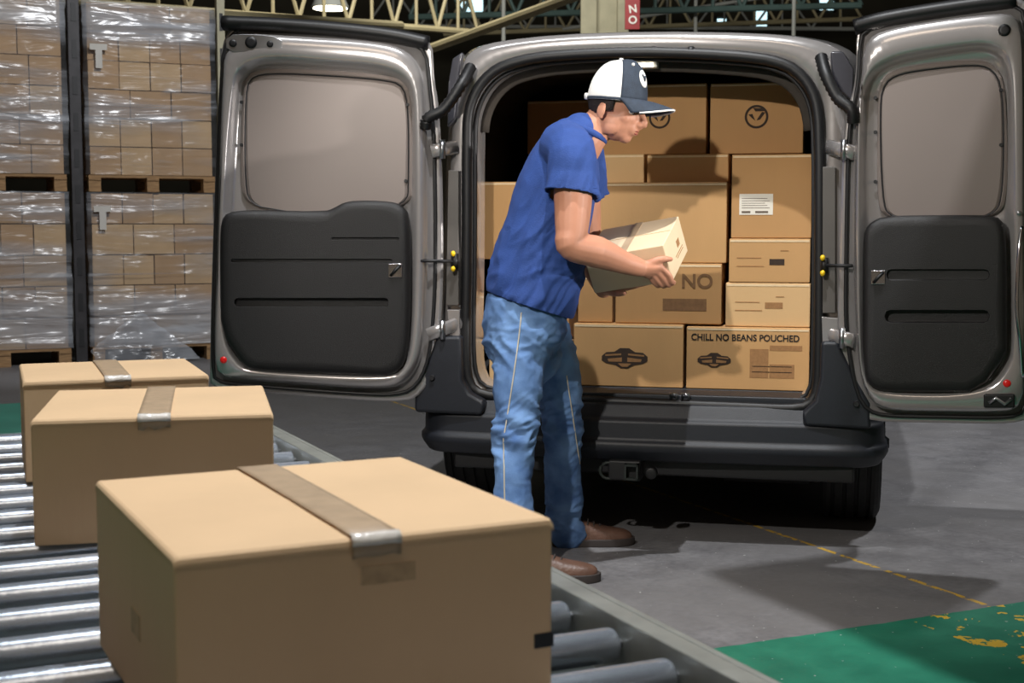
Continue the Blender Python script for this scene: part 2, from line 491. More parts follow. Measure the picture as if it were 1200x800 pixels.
# ================================================================ wrapped pallet loads
def wrap_material():
    """clear stretch film: thin haze, bunched streaks and overlap bands that also paint in highlights, wrinkled by bump"""
    m = bpy.data.materials.new('stretch_film'); m.use_nodes = True
    nt = m.node_tree; L = nt.links; N = nt.nodes.new
    b = nt.nodes['Principled BSDF']; out = nt.nodes['Material Output']
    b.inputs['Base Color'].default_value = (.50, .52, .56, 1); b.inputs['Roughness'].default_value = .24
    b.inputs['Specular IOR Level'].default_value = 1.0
    tr = N('ShaderNodeBsdfTransparent'); mx = N('ShaderNodeMixShader'); tc = N('ShaderNodeTexCoord')
    def nz(scale, sc3, det=4, dist=0., rot=(0, 0, 0)):
        mp = N('ShaderNodeMapping'); mp.inputs['Scale'].default_value = sc3; mp.inputs['Rotation'].default_value = rot; L.new(tc.outputs['Object'], mp.inputs[0])
        n = N('ShaderNodeTexNoise'); n.inputs['Scale'].default_value = scale; n.inputs['Detail'].default_value = det
        n.inputs['Distortion'].default_value = dist; L.new(mp.outputs[0], n.inputs['Vector']); return n.outputs['Fac']
    def rng(v, a0, a1, t0, t1):
        r = N('ShaderNodeMapRange'); r.inputs['From Min'].default_value = a0; r.inputs['From Max'].default_value = a1
        r.inputs['To Min'].default_value = t0; r.inputs['To Max'].default_value = t1; L.new(v, r.inputs['Value']); return r.outputs[0]
    def add(x, y, op='ADD'):
        q = N('ShaderNodeMath'); q.operation = op; q.use_clamp = op == 'MAXIMUM'
        for i, v in enumerate((x, y)):
            if isinstance(v, float): q.inputs[i].default_value = v
            else: L.new(v, q.inputs[i])
        return q.outputs[0]
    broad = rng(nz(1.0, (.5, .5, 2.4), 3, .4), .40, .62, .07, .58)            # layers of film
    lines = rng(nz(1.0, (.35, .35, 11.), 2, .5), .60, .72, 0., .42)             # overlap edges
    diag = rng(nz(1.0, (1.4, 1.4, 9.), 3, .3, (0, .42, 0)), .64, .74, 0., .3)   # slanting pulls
    op = add(add(broad, lines), diag)  # pale streaks: bunched film, plus highlights painted into the opacity
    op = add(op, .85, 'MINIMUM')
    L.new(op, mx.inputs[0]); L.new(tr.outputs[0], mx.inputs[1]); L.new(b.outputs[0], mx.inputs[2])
    h1 = nz(1.0, (.9, .9, 6.5), 3, .6); h2 = nz(3.4, (1, 1, 1.8), 2, .4)
    bp = N('ShaderNodeBump'); bp.inputs['Strength'].default_value = .9; bp.inputs['Distance'].default_value = .09
    L.new(add(h1, add(h2, .35, 'MULTIPLY')), bp.inputs['Height']); L.new(bp.outputs[0], b.inputs['Normal'])
    L.new(mx.outputs[0], out.inputs[0])
    return m
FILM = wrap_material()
GROT = GA

def pallet(loc, label):
    e = empty('pallet', loc, GROT, label, 'pallet', 'wooden pallets under the wrapped loads')
    W_, D_ = 1.06, .62
    for k in range(5):
        y = -D_ / 2 + .06 + k * (D_ - .12) / 4
        obj('deck_board', box(-W_ / 2, W_ / 2, y - .05, y + .05, .118, .14), 'wood_pallet', e, local=True)
    for x in (-.48, 0, .48):
        for y in (-D_ / 2 + .06, D_ / 2 - .06):
            obj('block', box(x - .05, x + .05, y - .05, y + .05, .022, .096), 'wood_pallet', e, local=True)
        obj('stringer', box(x - .05, x + .05, -D_ / 2, D_ / 2, .096, .118), 'wood_pallet', e, local=True)
        obj('base_board', box(x - .05, x + .05, -D_ / 2, D_ / 2, 0, .022), 'wood_pallet', e, local=True)
    return e

_load_cartons = {}
def load_carton(w_, h_, d_, m):
    k = (round(w_, 3), round(h_, 3), round(d_, 3), m)
    if k not in _load_cartons:
        g = .004; hw = w_ / 2 - g
        V, F = box(-hw, hw, -d_ / 2, d_ / 2, g, h_ - g)
        me = bpy.data.meshes.new('carton'); me.from_pydata([tuple(v) for v in V], [], F); me.materials.append(MATS[m])
        _load_cartons[k] = me
    return _load_cartons[k]

def wrapped_load(c, base, top, rows, cols, nm, seedv, ref, short):
    rnd = random.Random(seedv)
    pallet((c.x, c.y, base), 'wooden pallet under the %s' % nm)
    M = Matrix.Translation((c.x, c.y, 0)) @ Matrix.Rotation(GROT, 4, 'Z')
    z = base + .14; H = (top - z) / rows
    for r in range(rows):
        n = cols[r % len(cols)]; w_ = 1.03 / n
        for k in range(n):
            o = bpy.data.objects.new('wrapped_carton', load_carton(w_, H, .56, rnd.choice(['cardboard_load', 'cardboard_load', 'cardboard_load_pale'])))
            COL.objects.link(o)
            o.matrix_basis = M @ Matrix.Translation((-.515 + w_ * (k + .5), rnd.uniform(-.012, .012), z + H * r))
            row = 'bottom row' if r == 0 else 'top row' if r == rows - 1 else '%s row up' % ('', 'second', 'third', 'fourth', 'fifth')[r]
            kk = k if ref == 0 else n - 1 - k
            pos = 'beside the dark post' if kk == 0 else '%s from the dark post' % ('', 'second', 'third', 'fourth')[kk]
            tag(o, 'wrapped carton %s, %s, %s' % (pos, row, short), 'carton', 'cartons in the %s' % nm)
    # film: a thin wavy skin around the load
    per = []
    hx, hy = .545, .315; nseg = 44
    def pt(s):
        L_ = [2 * hx, 2 * hy, 2 * hx, 2 * hy]; tot = sum(L_); s = s * tot
        P = [(-hx, -hy), (hx, -hy), (hx, hy), (-hx, hy)]
        for i in range(4):
            if s <= L_[i] + 1e-9:
                a, b_ = P[i], P[(i + 1) % 4]; t = s / L_[i]
                return a[0] + (b_[0] - a[0]) * t, a[1] + (b_[1] - a[1]) * t
            s -= L_[i]
        return P[0]
    nz = 26; V, F = [], []
    for j in range(nz + 1):
        zz = z + .004 + (top - z + .002) * j / nz
        for i in range(nseg):
            x, y = pt(i / nseg)
            q = noise.noise(Vector((x * 3, y * 3 + seedv, zz * 9))) * .012 + noise.noise(Vector((x * 11, y * 11, zz * 3 + seedv))) * .006
            n = Vector((x / hx if abs(x) > hx - .01 else 0, y / hy if abs(y) > hy - .01 else 0, 0))
            V.append(M @ (Vector((x, y, zz)) + n * (q + .004)))
    for j in range(nz):
        for i in range(nseg):
            F.append((j * nseg + i, j * nseg + (i + 1) % nseg, (j + 1) * nseg + (i + 1) % nseg, (j + 1) * nseg + i))
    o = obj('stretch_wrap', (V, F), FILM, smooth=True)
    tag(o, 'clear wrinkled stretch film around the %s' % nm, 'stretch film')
    return M

C1 = pix(174, 300, 12.0); C0 = C1 - GT * 1.235
M1 = wrapped_load(C1, 0, 1.44, 5, [4, 3], 'lower load beside the open left van door', 11, 0, 'lower load by van')
wrapped_load(C1, 1.45, 3.02, 6, [4, 4, 3], 'upper load beside the open left van door', 12, 0, 'upper load by van')
M0 = wrapped_load(C0, 0, 1.44, 5, [3, 4], 'lower load behind the conveyor end', 13, 1, 'lower load behind conveyor')
wrapped_load(C0, 1.45, 3.04, 6, [4, 3, 4], 'upper load behind the conveyor end', 14, 1, 'upper load behind conveyor')
# loose crumpled film at the foot of a load
V, F = [], []
nx_, ny_ = 24, 14
for j in range(ny_ + 1):
    for i in range(nx_ + 1):
        u, v = i / nx_, j / ny_
        h = max(0, 1 - abs(u - .45) * 1.7) * .42
        p = Vector((-.55 + u * .9, -.36 - .06 * (1 - v), .02 + v * h))
        p += Vector((noise.noise(p * 14), noise.noise(p * 13 + Vector((5, 0, 0))), 0)) * .035
        V.append(M1 @ p)
for j in range(ny_):
    for i in range(nx_):
        k = j * (nx_ + 1) + i; F.append((k, k + 1, k + nx_ + 2, k + nx_ + 1))
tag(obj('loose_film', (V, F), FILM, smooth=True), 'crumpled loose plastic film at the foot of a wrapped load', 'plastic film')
# storage rack uprights
def upright(px, d, label, m, h, half, cat='post'):
    p = C1 + GT * px - GS * d; e = empty('rack_upright', (p.x, p.y, 0), GROT, label, cat)
    obj('post', box(-half, half, -.04, .04, .01, h), m, e, local=True, bevel=.006)
    obj('foot_plate', box(-half - .03, half + .03, -.07, .07, 0, .012), m, e, local=True)
    for k in range(int(h / .3)):
        obj('slot_strip', box(-half * .4, half * .4, -.046, -.04, .15 + k * .3, .3 + k * .3), 'trim_dark', e, local=True)
    return e
upright(-.6175, .25, 'dark rack upright between the two wrapped pallet columns', 'post_dark', 3.1, .048)
upright(.62, .2, 'cream post beside the open left van door', 'post_cream', 3.6, .035)
lab = M1 @ Vector((-.5, -.335, 2.55))
def load_label(z, nm):
    e = obj('paper_label', join(box(-.50, -.36, -.342, -.338, z, z + .05, M1), box(-.455, -.40, -.342, -.338, z - .15, z, M1)), 'paper_dull'); tag(e, nm, 'label')
load_label(2.62, 'white paper label stuck on the upper wrapped load')
load_label(1.28, 'white paper label stuck on the lower wrapped load')

# ================================================================ roller conveyor
CZ = .50; CP = .1775; RR = .029; CW = .98
P0 = pix_plane(850, 800, Vector((0, 0, CZ)), Vector((0, 0, 1)))        # a point on the right rail
P0 = P0 - GS * 1.2
CLEN = 5.0
conv = empty('roller_conveyor', (P0.x, P0.y, 0), GA, 'steel roller conveyor carrying the three brown cartons', 'conveyor')
# local frame: x across to the right (rail at 0, other rail at -CW), y along
for x in (0., -CW - .04):
    obj('side_rail', join(box(x, x + .04, 0, CLEN, CZ - .10, CZ + .012), box(x - .02, x, 0, CLEN, CZ - .10, CZ - .094), box(x + .04, x + .055, 0, CLEN, CZ + .004, CZ + .012)), 'rail_steel', conv, local=True, bevel=.003)
rp = None
for k in range(int(CLEN / CP)):
    y = .09 + k * CP
    if y > 4.2: break
    if rp is None:
        V, F = lathe([(RR * .45, -CW + .012), (RR * .9, -CW + .014), (RR, -CW + .02), (RR, -.02), (RR * .9, -.014), (RR * .45, -.012)], Matrix.Rotation(R(90), 4, 'Y'), 20)
        rp = bpy.data.meshes.new('roller'); rp.from_pydata([tuple(v) for v in V], [], F); rp.materials.append(MATS['roller_steel'])
        for q in rp.polygons: q.use_smooth = len(q.vertices) == 4
        xp = bpy.data.meshes.new('axle'); V, F = lathe([(.008, -CW - .03), (.008, .03)], Matrix.Rotation(R(90), 4, 'Y'), 6)
        xp.from_pydata([tuple(v) for v in V], [], F); xp.materials.append(MATS['steel'])
    o = obj('roller', rp, None, conv, local=True); o.location = (0, y, CZ - RR)
    a = obj('axle', xp, None, o, local=True)
obj('under_shade_sheet', box(-CW + .01, -.01, .0, 4.2, CZ - .098, CZ - .090), 'frame_dark', conv, local=True)  # dark sheet added to stand for the shade between the rollers
obj('bed_plate', box(-CW + .01, -.01, 4.22, 5.0, CZ - .06, CZ - .004), 'plate_green', conv, local=True, bevel=.004)
for y in (.1, 1.7, 3.3, 4.9):
    for x in (.02, -CW - .02):
        obj('leg', join(box(x - .025, x + .025, y - .03, y + .03, .008, CZ - .1), box(x - .05, x + .05, y - .06, y + .06, 0, .008)), 'frame_dark', conv, local=True)
    obj('cross_bar', box(-CW - .02, .02, y - .02, y + .02, .2, .24), 'frame_dark', conv, local=True)

# ================================================================ cartons on the conveyor
def flap_box(name, center, ang, w_, d_, h_, label, extra=None):
    """closed carton with four walls, two top flaps and a tape across the seam; origin at base centre"""
    e = empty(name, (center.x, center.y, CZ), ang, label, 'carton', None)
    hw, hd = w_ / 2, d_ / 2; t = .004
    bm_ = 'cardboard_conveyor'
    b = obj('carton_body', box(-hw, hw, -hd, hd, .0, h_ - t * 1.2), bm_, e, local=True, bevel=.004)
    for s in (-1, 1):      # flaps meet along the y axis, slightly bowed, with lifted outer corners
        V, F = [], []; nx, ny = 8, 10
        for layer in (0, 1):
            for j in range(ny + 1):
                for i in range(nx + 1):
                    u = [0, .2, .4, .6, .8, .93, .975, .99, 1][i]; v = [-1, -.993, -.975, -.6, -.3, 0, .3, .6, .975, .993, 1][j]
                    x = s * (.0015 + (hw - .001) * u); y = v * (hd + .002)
                    z = h_ - t + .003 * math.sin(u * math.pi) * (1 - abs(v)) - (.009 if abs(v) == 1 else .0035 if abs(v) > .99 else 0) - (.006 if u == 1 else .002 if u > .98 else 0)
                    V.append(Vector((x, y, z + layer * t)))
        n1 = (nx + 1) * (ny + 1)
        for j in range(ny):
            for i in range(nx):
                k = j * (nx + 1) + i
                F.append((k, k + nx + 1, k + nx + 2, k + 1)); F.append((k + n1, k + 1 + n1, k + nx + 2 + n1, k + nx + 1 + n1))
        for i in range(nx):
            for k in (i, ny * (nx + 1) + i): F.append((k, k + 1, k + 1 + n1, k + n1))
        for j in range(ny):
            for k in (j * (nx + 1), j * (nx + 1) + nx): F.append((k, k + nx + 1, k + nx + 1 + n1, k + n1))
        obj('top_flap', (V, F), 'cardboard_conveyor', e, local=True, smooth=False)
    # tape: strip over the seam folding down both ends
    tw = .033; prof = []
    zt = h_ + .0035
    prof = [(-hd - .004, h_ - .024), (-hd - .005, h_ - .016), (-hd - .005, h_ - .004), (-hd - .001, zt)]
    prof += [(-hd + 2 * hd * q / 8, zt + .0008) for q in range(1, 8)] + [(hd + .001, zt), (hd + .005, h_ - .004), (hd + .004, h_ - .05)]
    V, F = [], []
    nw = 6
    for j, (y, z) in enumerate(prof):
        for i in range(nw + 1):
            x = -tw + 2 * tw * i / nw
            q = .0016 * noise.noise(Vector((x * 60, y * 30 + center.x * 9, z * 60))) if abs(y) > hd - .03 else 0
            end = .012 * noise.noise(Vector((x * 90, center.y * 3, 1))) if j in (0, len(prof) - 1) else 0
            V.append(Vector((x, y + (-abs(q) if y < 0 else abs(q)) - .0008, z + end)))
    for j in range(len(prof) - 1):
        for i in range(nw):
            k = j * (nw + 1) + i; F.append((k, k + 1, k + nw + 2, k + nw + 1))
    tp = obj('tape', (V, F), 'tape', e, local=True, smooth=True, solid=.0006)
    # pale strip painted as the highlight on the tape's front fold
    V, F = [], []
    for j, (y, z) in enumerate([(-hd - .0075, h_ - .009), (-hd - .0075, h_ - .004), (-hd - .003, zt + .001), (-hd + .004, zt + .002)]):
        for i in range(nw + 1):
            x = -tw * 1.02 + 2.04 * tw * i / nw
            V.append(Vector((x, y - .001 * abs(noise.noise(Vector((x * 120, z * 90, center.x)))), z + .004 * noise.noise(Vector((x * 80, j, center.y))))))
    for j in range(3):
        for i in range(nw):
            k = j * (nw + 1) + i; F.append((k, k + 1, k + nw + 2, k + nw + 1))
    obj('tape_highlight', (V, F), 'tape_glint', tp, local=True, smooth=True, solid=.0006)
    return e
ZT = .764
def top_pt(px, py): return pix_plane(px, py, Vector((0, 0, ZT)), Vector((0, 0, 1)))
def carton_from(corners):
    q = [top_pt(*c) for c in corners]; c = sum(q, Vector()) / 4
    e1 = (q[1] - q[0] + q[2] - q[3]) / 2; e2 = (q[3] - q[0] + q[2] - q[1]) / 2
    ang = (math.atan2(e1.y, e1.x) + math.atan2(e2.y, e2.x) - math.pi / 2) / 2
    return c, ang, e1.length, e2.length
BH = ZT - CZ
c, a, w1, d1 = carton_from([(200, 655), (648, 605), (470, 535), (115, 562)])
b1 = flap_box('shipping_carton', c, a, w1, d1, BH, 'large brown carton with a black tape mark by its lower corner')
obj('tape_patch', box(-.02, .055, -d1 / 2 - .0012, -d1 / 2, BH - .062, BH - .038), 'smudge', b1, local=True)
obj('black_mark', box(w1 / 2 - .028, w1 / 2 + .0015, -d1 / 2 - .0015, -d1 / 2 + .03, .085, .105), 'tape_black', b1, local=True)
obj('smudge', box(-w1 / 2 - .0012, -w1 / 2, -.06, -.0, .10, .135), 'smudge', b1, local=True)
c, a, w2, d2 = carton_from([(47, 490), (330, 485), (300, 452), (60, 457)])
flap_box('shipping_carton', c, a, w2, d2, BH, 'brown carton on rollers between the other two conveyor cartons')
c, a, w3, d3 = carton_from([(24, 445), (243, 440), (218, 418), (25, 428)])
flap_box('shipping_carton', c, a, w3, d3, BH, 'brown conveyor carton closest to the wrapped pallet loads')
# ================================================================ the van
VYAW = R(-13.0)
VO = Vector((.484, 5.0, 0))
VR = Vector((math.cos(VYAW), math.sin(VYAW), 0))      # to the van's right
VF = Vector((-math.sin(VYAW), math.cos(VYAW), 0))     # forward, into the van
VM = Matrix.Translation(VO) @ Matrix.Rotation(VYAW, 4, 'Z')
van = empty('delivery_van', VO, VYAW, 'silver delivery van with both rear doors open and cartons stacked inside', 'van')
def rp(px, py, Y=0.): return pix_plane(px, py, VO + VF * Y, VF)
def loc(p):                                             # world -> van coordinates
    q = p - VO; return Vector((q.dot(VR), q.dot(VF), q.z))

OPEN = [(549, 150), (549, 300), (547, 400), (549, 440), (556, 456), (572, 463), (640, 466), (760, 471), (880, 476), (930, 478), (948, 474), (957, 460),
        (959, 430), (960, 300), (960, 150), (955, 115), (942, 92), (922, 77), (890, 69), (820, 64), (740, 62), (650, 66), (610, 72), (580, 83), (562, 103), (552, 125)]
BODY = [(527, 160), (522, 300), (515, 400), (503, 440), (497, 470), (497, 492), (560, 500), (750, 506), (940, 512), (1018, 512), (1022, 480), (1012, 440), (1003, 390), (1000, 300), (1000, 160),
        (1001, 100), (996, 70), (982, 54), (950, 43), (890, 37), (760, 35), (650, 39), (580, 47), (553, 55), (540, 70), (532, 100)]
OPC = (752, 270)
NP_ = 160
opl = [loc(rp(p.x, p.y)) for p in polar(chaikin(OPEN, 1), OPC, NP_)]
bol = [loc(rp(p.x, p.y)) for p in polar(chaikin(BODY, 1), OPC, NP_)]
cz_ = loc(rp(*OPC)).z; cx_ = loc(rp(*OPC)).x
def vring(L, Y, sx=1., sz=1., dz=0.): return [VM @ Vector((cx_ + (q.x - cx_) * sx, Y, cz_ + (q.z - cz_) * sz + dz)) for q in L]
mid = [(a * .4 + b * .6) for a, b in zip(opl, bol)]
obj('body_shell', rings([vring(opl, .16, .965, .965), vring(opl, .03, .975, .975), vring(opl, .0), vring(mid, -.012), vring(bol, .0, .99, .99), vring(bol, .03), vring(bol, .10, 1.05, 1.01), vring(bol, .35, 1.10, 1.02),
                         vring(bol, 1.2, 1.13, 1.03), vring(bol, 2.6, 1.13, 1.03), vring(bol, 3.3, 1.05, .8, -.13), vring(bol, 4.1, 1.0, .45, -.35), vring(bol, 4.3, .9, .35, -.38)], fill_last=True), 'paint_silver', van, smooth=True)
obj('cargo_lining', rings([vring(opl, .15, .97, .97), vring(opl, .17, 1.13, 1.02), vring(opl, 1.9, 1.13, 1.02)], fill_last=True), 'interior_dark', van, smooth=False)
fz = .548
obj('cargo_floor', box(-.70, .72, .165, 1.88, fz - .03, fz, VM), 'trim_dark', van, bevel=.004)
# headliner strip, ribs and lamp behind the top of the opening
obj('headliner_trim', tube([VM @ Vector((cx_ + (q.x - cx_) * .95, .10, cz_ + (q.z - cz_) * .945)) for q in opl if q.z > 1.52], [(.008, .02)] * len([q for q in opl if q.z > 1.52]), 8, VF), 'headliner', van, smooth=True)
p = loc(rp(752, 66)); lamp = obj('cargo_lamp', box(p.x - .05, p.x + .05, .05, .10, p.z - .035, p.z - .012, VM), 'sign_white', van, bevel=.004)
obj('lamp_lens', box(p.x - .035, p.x + .035, .047, .052, p.z - .032, p.z - .018, VM), 'lamp_glow', lamp)
for px in (766, 810):
    q = loc(rp(px, 60)); obj('roof_latch', lathe([(.016, -.012), (.018, 0), (.01, .014)], VM @ Matrix.Translation((q.x, -.012, q.z)) @ Matrix.Rotation(R(90), 4, 'X'), 12), 'rubber', van, smooth=True)
# black rubber seal round the opening
obj('door_seal', tube(vring(opl, -.014, 1.004, 1.004), [(.016, .020)] * NP_, 8, VF, closed=True), 'rubber', van, smooth=True)
obj('inner_seal', tube(vring(opl, .02, .968, .97), [(.008, .008)] * NP_, 6, VF, closed=True), 'trim_dark', van, smooth=True)
# sill plate with striker
a = loc(rp(566, 458)); b = loc(rp(945, 470))
obj('sill_plate', box(a.x, b.x, -.01, .16, .515, .546, VM), 'bumper_black', van, bevel=.006)
for px in (790, 804):
    q = loc(rp(px, 468)); obj('door_striker', tube([VM @ Vector((q.x - .012, -.02, .53)), VM @ Vector((q.x - .012, -.03, .552)), VM @ Vector((q.x + .012, -.03, .552)), VM @ Vector((q.x + .012, -.02, .53))], .005, 8), 'steel', van, smooth=True)
# grey jamb panels on both pillars
def plate(name, cont, y0, y1, m, parent=van, n=None, bev=.003):
    P = [loc(rp(*c)) for c in cont]
    A = [VM @ Vector((q.x, y0, q.z)) for q in P]; B = [VM @ Vector((q.x, y1, q.z)) for q in P]
    return obj(name, rings([B, A], True, True), m, parent, bevel=bev)
plate('jamb_panel', [(529, 200), (541, 200), (541, 357), (526, 357)], -.045, -.005, 'jamb_grey')
plate('jamb_panel', [(964, 196), (979, 196), (979, 366), (964, 366)], -.045, -.005, 'jamb_grey')
plate('pillar_cap', [(527, 362), (542, 362), (541, 425), (533, 425)], -.04, -.005, 'paint_silver')
plate('pillar_cap', [(963, 370), (982, 372), (984, 440), (965, 440)], -.04, -.005, 'paint_silver')
plate('tail_lamp', [(973, 62), (988, 62), (1000, 82), (999, 120), (985, 110), (975, 90)], -.05, .0, 'lens_smoke', bev=.008)
plate('tail_lamp', [(545, 62), (533, 70), (528, 100), (527, 150), (536, 140), (541, 95)], -.04, .0, 'lens_smoke', bev=.008)
# bumper: profile swept round the rear of the van
prof = [(-.03, .525), (.05, .512), (.085, .462), (.105, .452), (.108, .385), (.128, .374), (.128, .348), (.085, .305), (-.03, .295)]
path = []
for k in range(-10, 11):
    X = .735 * k / 10; path.append((X, .03 * (X / .735) ** 2, 0, 1))
cor = []
for k in range(1, 7):
    t = R(15 * k); cor.append((.735 + .05 * math.sin(t), .03 + .05 * (1 - math.cos(t)), math.sin(t), math.cos(t)))
cor.append((.785, .20, 1, 0))
full = [(-x, y, -nx, ny) for x, y, nx, ny in cor[::-1]] + path + cor
full = [(q[0], q[1], q[2] if len(q) == 4 else 0, q[3]) for q in full]
bcx = .005
RS = []
for X, Y, nx, ny in full:
    RS.append([VM @ Vector((bcx + X + nx * o_ * .7, Y - ny * o_ * .8, z)) for o_, z in prof])
V, F = [], []
n = len(prof)
for r in RS: V += r
for i in range(len(RS) - 1):
    for k in range(n - 1):
        F.append((i * n + k, i * n + k + 1, (i + 1) * n + k + 1, (i + 1) * n + k))
F += [tuple(range(n)), tuple(range((len(RS) - 1) * n, len(RS) * n))[::-1]]
bump = obj('rear_bumper', (V, F), 'bumper_black', van, bevel=.008, angle=20)
plate('bumper_corner', [(517, 392), (546, 392), (547, 442), (556, 458), (570, 466), (574, 470), (570, 484), (492, 480), (492, 455), (506, 425)], -.075, -.005, 'bumper_black', bev=.014)
plate('bumper_corner', [(982, 398), (962, 398), (961, 440), (955, 466), (942, 479), (940, 484), (944, 496), (1020, 500), (1020, 470), (1002, 440)], -.075, -.005, 'bumper_black', bev=.014)
for px, py in ((513, 440), (1003, 470)):
    q = loc(rp(px, py)); obj('bumper_bolt', lathe([(.012, -.006), (.009, .006)], VM @ Matrix.Translation((q.x, -.08, q.z)) @ Matrix.Rotation(R(90), 4, 'X'), 10), 'trim_dark', bump)
# valance and underbody
obj('valance', box(-.72, .76, -.02, .06, .245, .31, VM), 'trim_dark', van, bevel=.01)
obj('underbody', box(-.70, .72, .06, 3.6, .27, .50, VM), 'trim_dark', van)
obj('rear_axle', tube([VM @ Vector((-.68, .56, .33)), VM @ Vector((.70, .56, .33))], .05, 10), 'trim_dark', van, smooth=True)
obj('muffler', tube([VM @ Vector((.28, .30, .25)), VM @ Vector((.60, .30, .25))], [(.07, .11)] * 2, 16), 'trim_dark', van, smooth=True)
# tow hitch
h = loc(rp(736, 545))
hb = obj('tow_hitch', box(h.x - .06, h.x + .06, -.10, .15, .235, .31, VM), 'trim_dark', van, bevel=.008)
obj('receiver_tube', join(box(h.x + .005, h.x + .055, -.135, .0, .245, .252, VM), box(h.x + .005, h.x + .055, -.135, .0, .295, .302, VM), box(h.x + .005, h.x + .012, -.135, .0, .245, .302, VM), box(h.x + .048, h.x + .055, -.135, .0, .245, .302, VM)), 'frame_dark', hb)
obj('chain_loop', tube([VM @ Vector((h.x - .06 + .03 * math.cos(t), -.10 + .006, .27 + .03 * math.sin(t))) for t in [2 * math.pi * k / 14 for k in range(14)]], .006, 6, closed=True), 'frame_dark', hb, smooth=True)
obj('wiring_socket', lathe([(.022, 0), (.022, .03), (.016, .032)], VM @ Matrix.Translation((h.x + .10, -.09, .27)) @ Matrix.Rotation(R(90), 4, 'X'), 12), 'rubber', hb, smooth=True)
# wheels
def wheel(X, Y, name='tyre'):
    Rr, hw = .315, .112
    pr = [(.20, -hw * .9), (.24, -hw), (.285, -hw * 1.02), (Rr - .008, -hw * .92), (Rr, -hw * .8)]
    for k in range(4):
        g = -hw * .6 + k * hw * .4
        pr += [(Rr, g - .008), (Rr - .010, g - .006), (Rr - .010, g + .006), (Rr, g + .008)]
    pr += [(Rr, hw * .8), (Rr - .008, hw * .92), (.285, hw * 1.02), (.24, hw), (.20, hw * .9)]
    M = VM @ Matrix.Translation((X, Y, Rr)) @ Matrix.Rotation(R(90), 4, 'Y')
    t = obj(name, lathe(pr, M, 48), 'tyre', van, smooth=False)
    obj('rim', lathe([(.05, -.05), (.19, -.06), (.205, -.085), (.205, .085), (.19, .06), (.05, .05)], M, 28), 'steel', t, smooth=True)
for X, Y in ((.755, .60), (-.745, .60), (.755, 3.45), (-.745, 3.45)): wheel(X, Y)

# ---------------------------------------------------------------- rear doors
def bool_cut(o, data):
    me = bpy.data.meshes.new('cut'); me.from_pydata([tuple(v) for v in data[0]], [], [tuple(f) for f in data[1]]); me.update()
    bm = bmesh.new(); bm.from_mesh(me); bmesh.ops.recalc_face_normals(bm, faces=bm.faces); bm.to_mesh(me); bm.free()
    bm = bmesh.new(); bm.from_mesh(o.data); bmesh.ops.recalc_face_normals(bm, faces=bm.faces); bm.to_mesh(o.data); bm.free()
    c = bpy.data.objects.new('cut', me); COL.objects.link(c)
    m = o.modifiers.new('b', 'BOOLEAN'); m.object = c; m.operation = 'DIFFERENCE'; m.solver = 'EXACT'
    # evaluate without other modifiers
    others = [x for x in o.modifiers if x != m]
    for x in others: x.show_viewport = False
    dg = bpy.context.evaluated_depsgraph_get(); dg.update()
    new = bpy.data.meshes.new_from_object(o.evaluated_get(dg))
    o.modifiers.remove(m); bpy.data.objects.remove(c)
    for x in others: x.show_viewport = True
    o.data = new

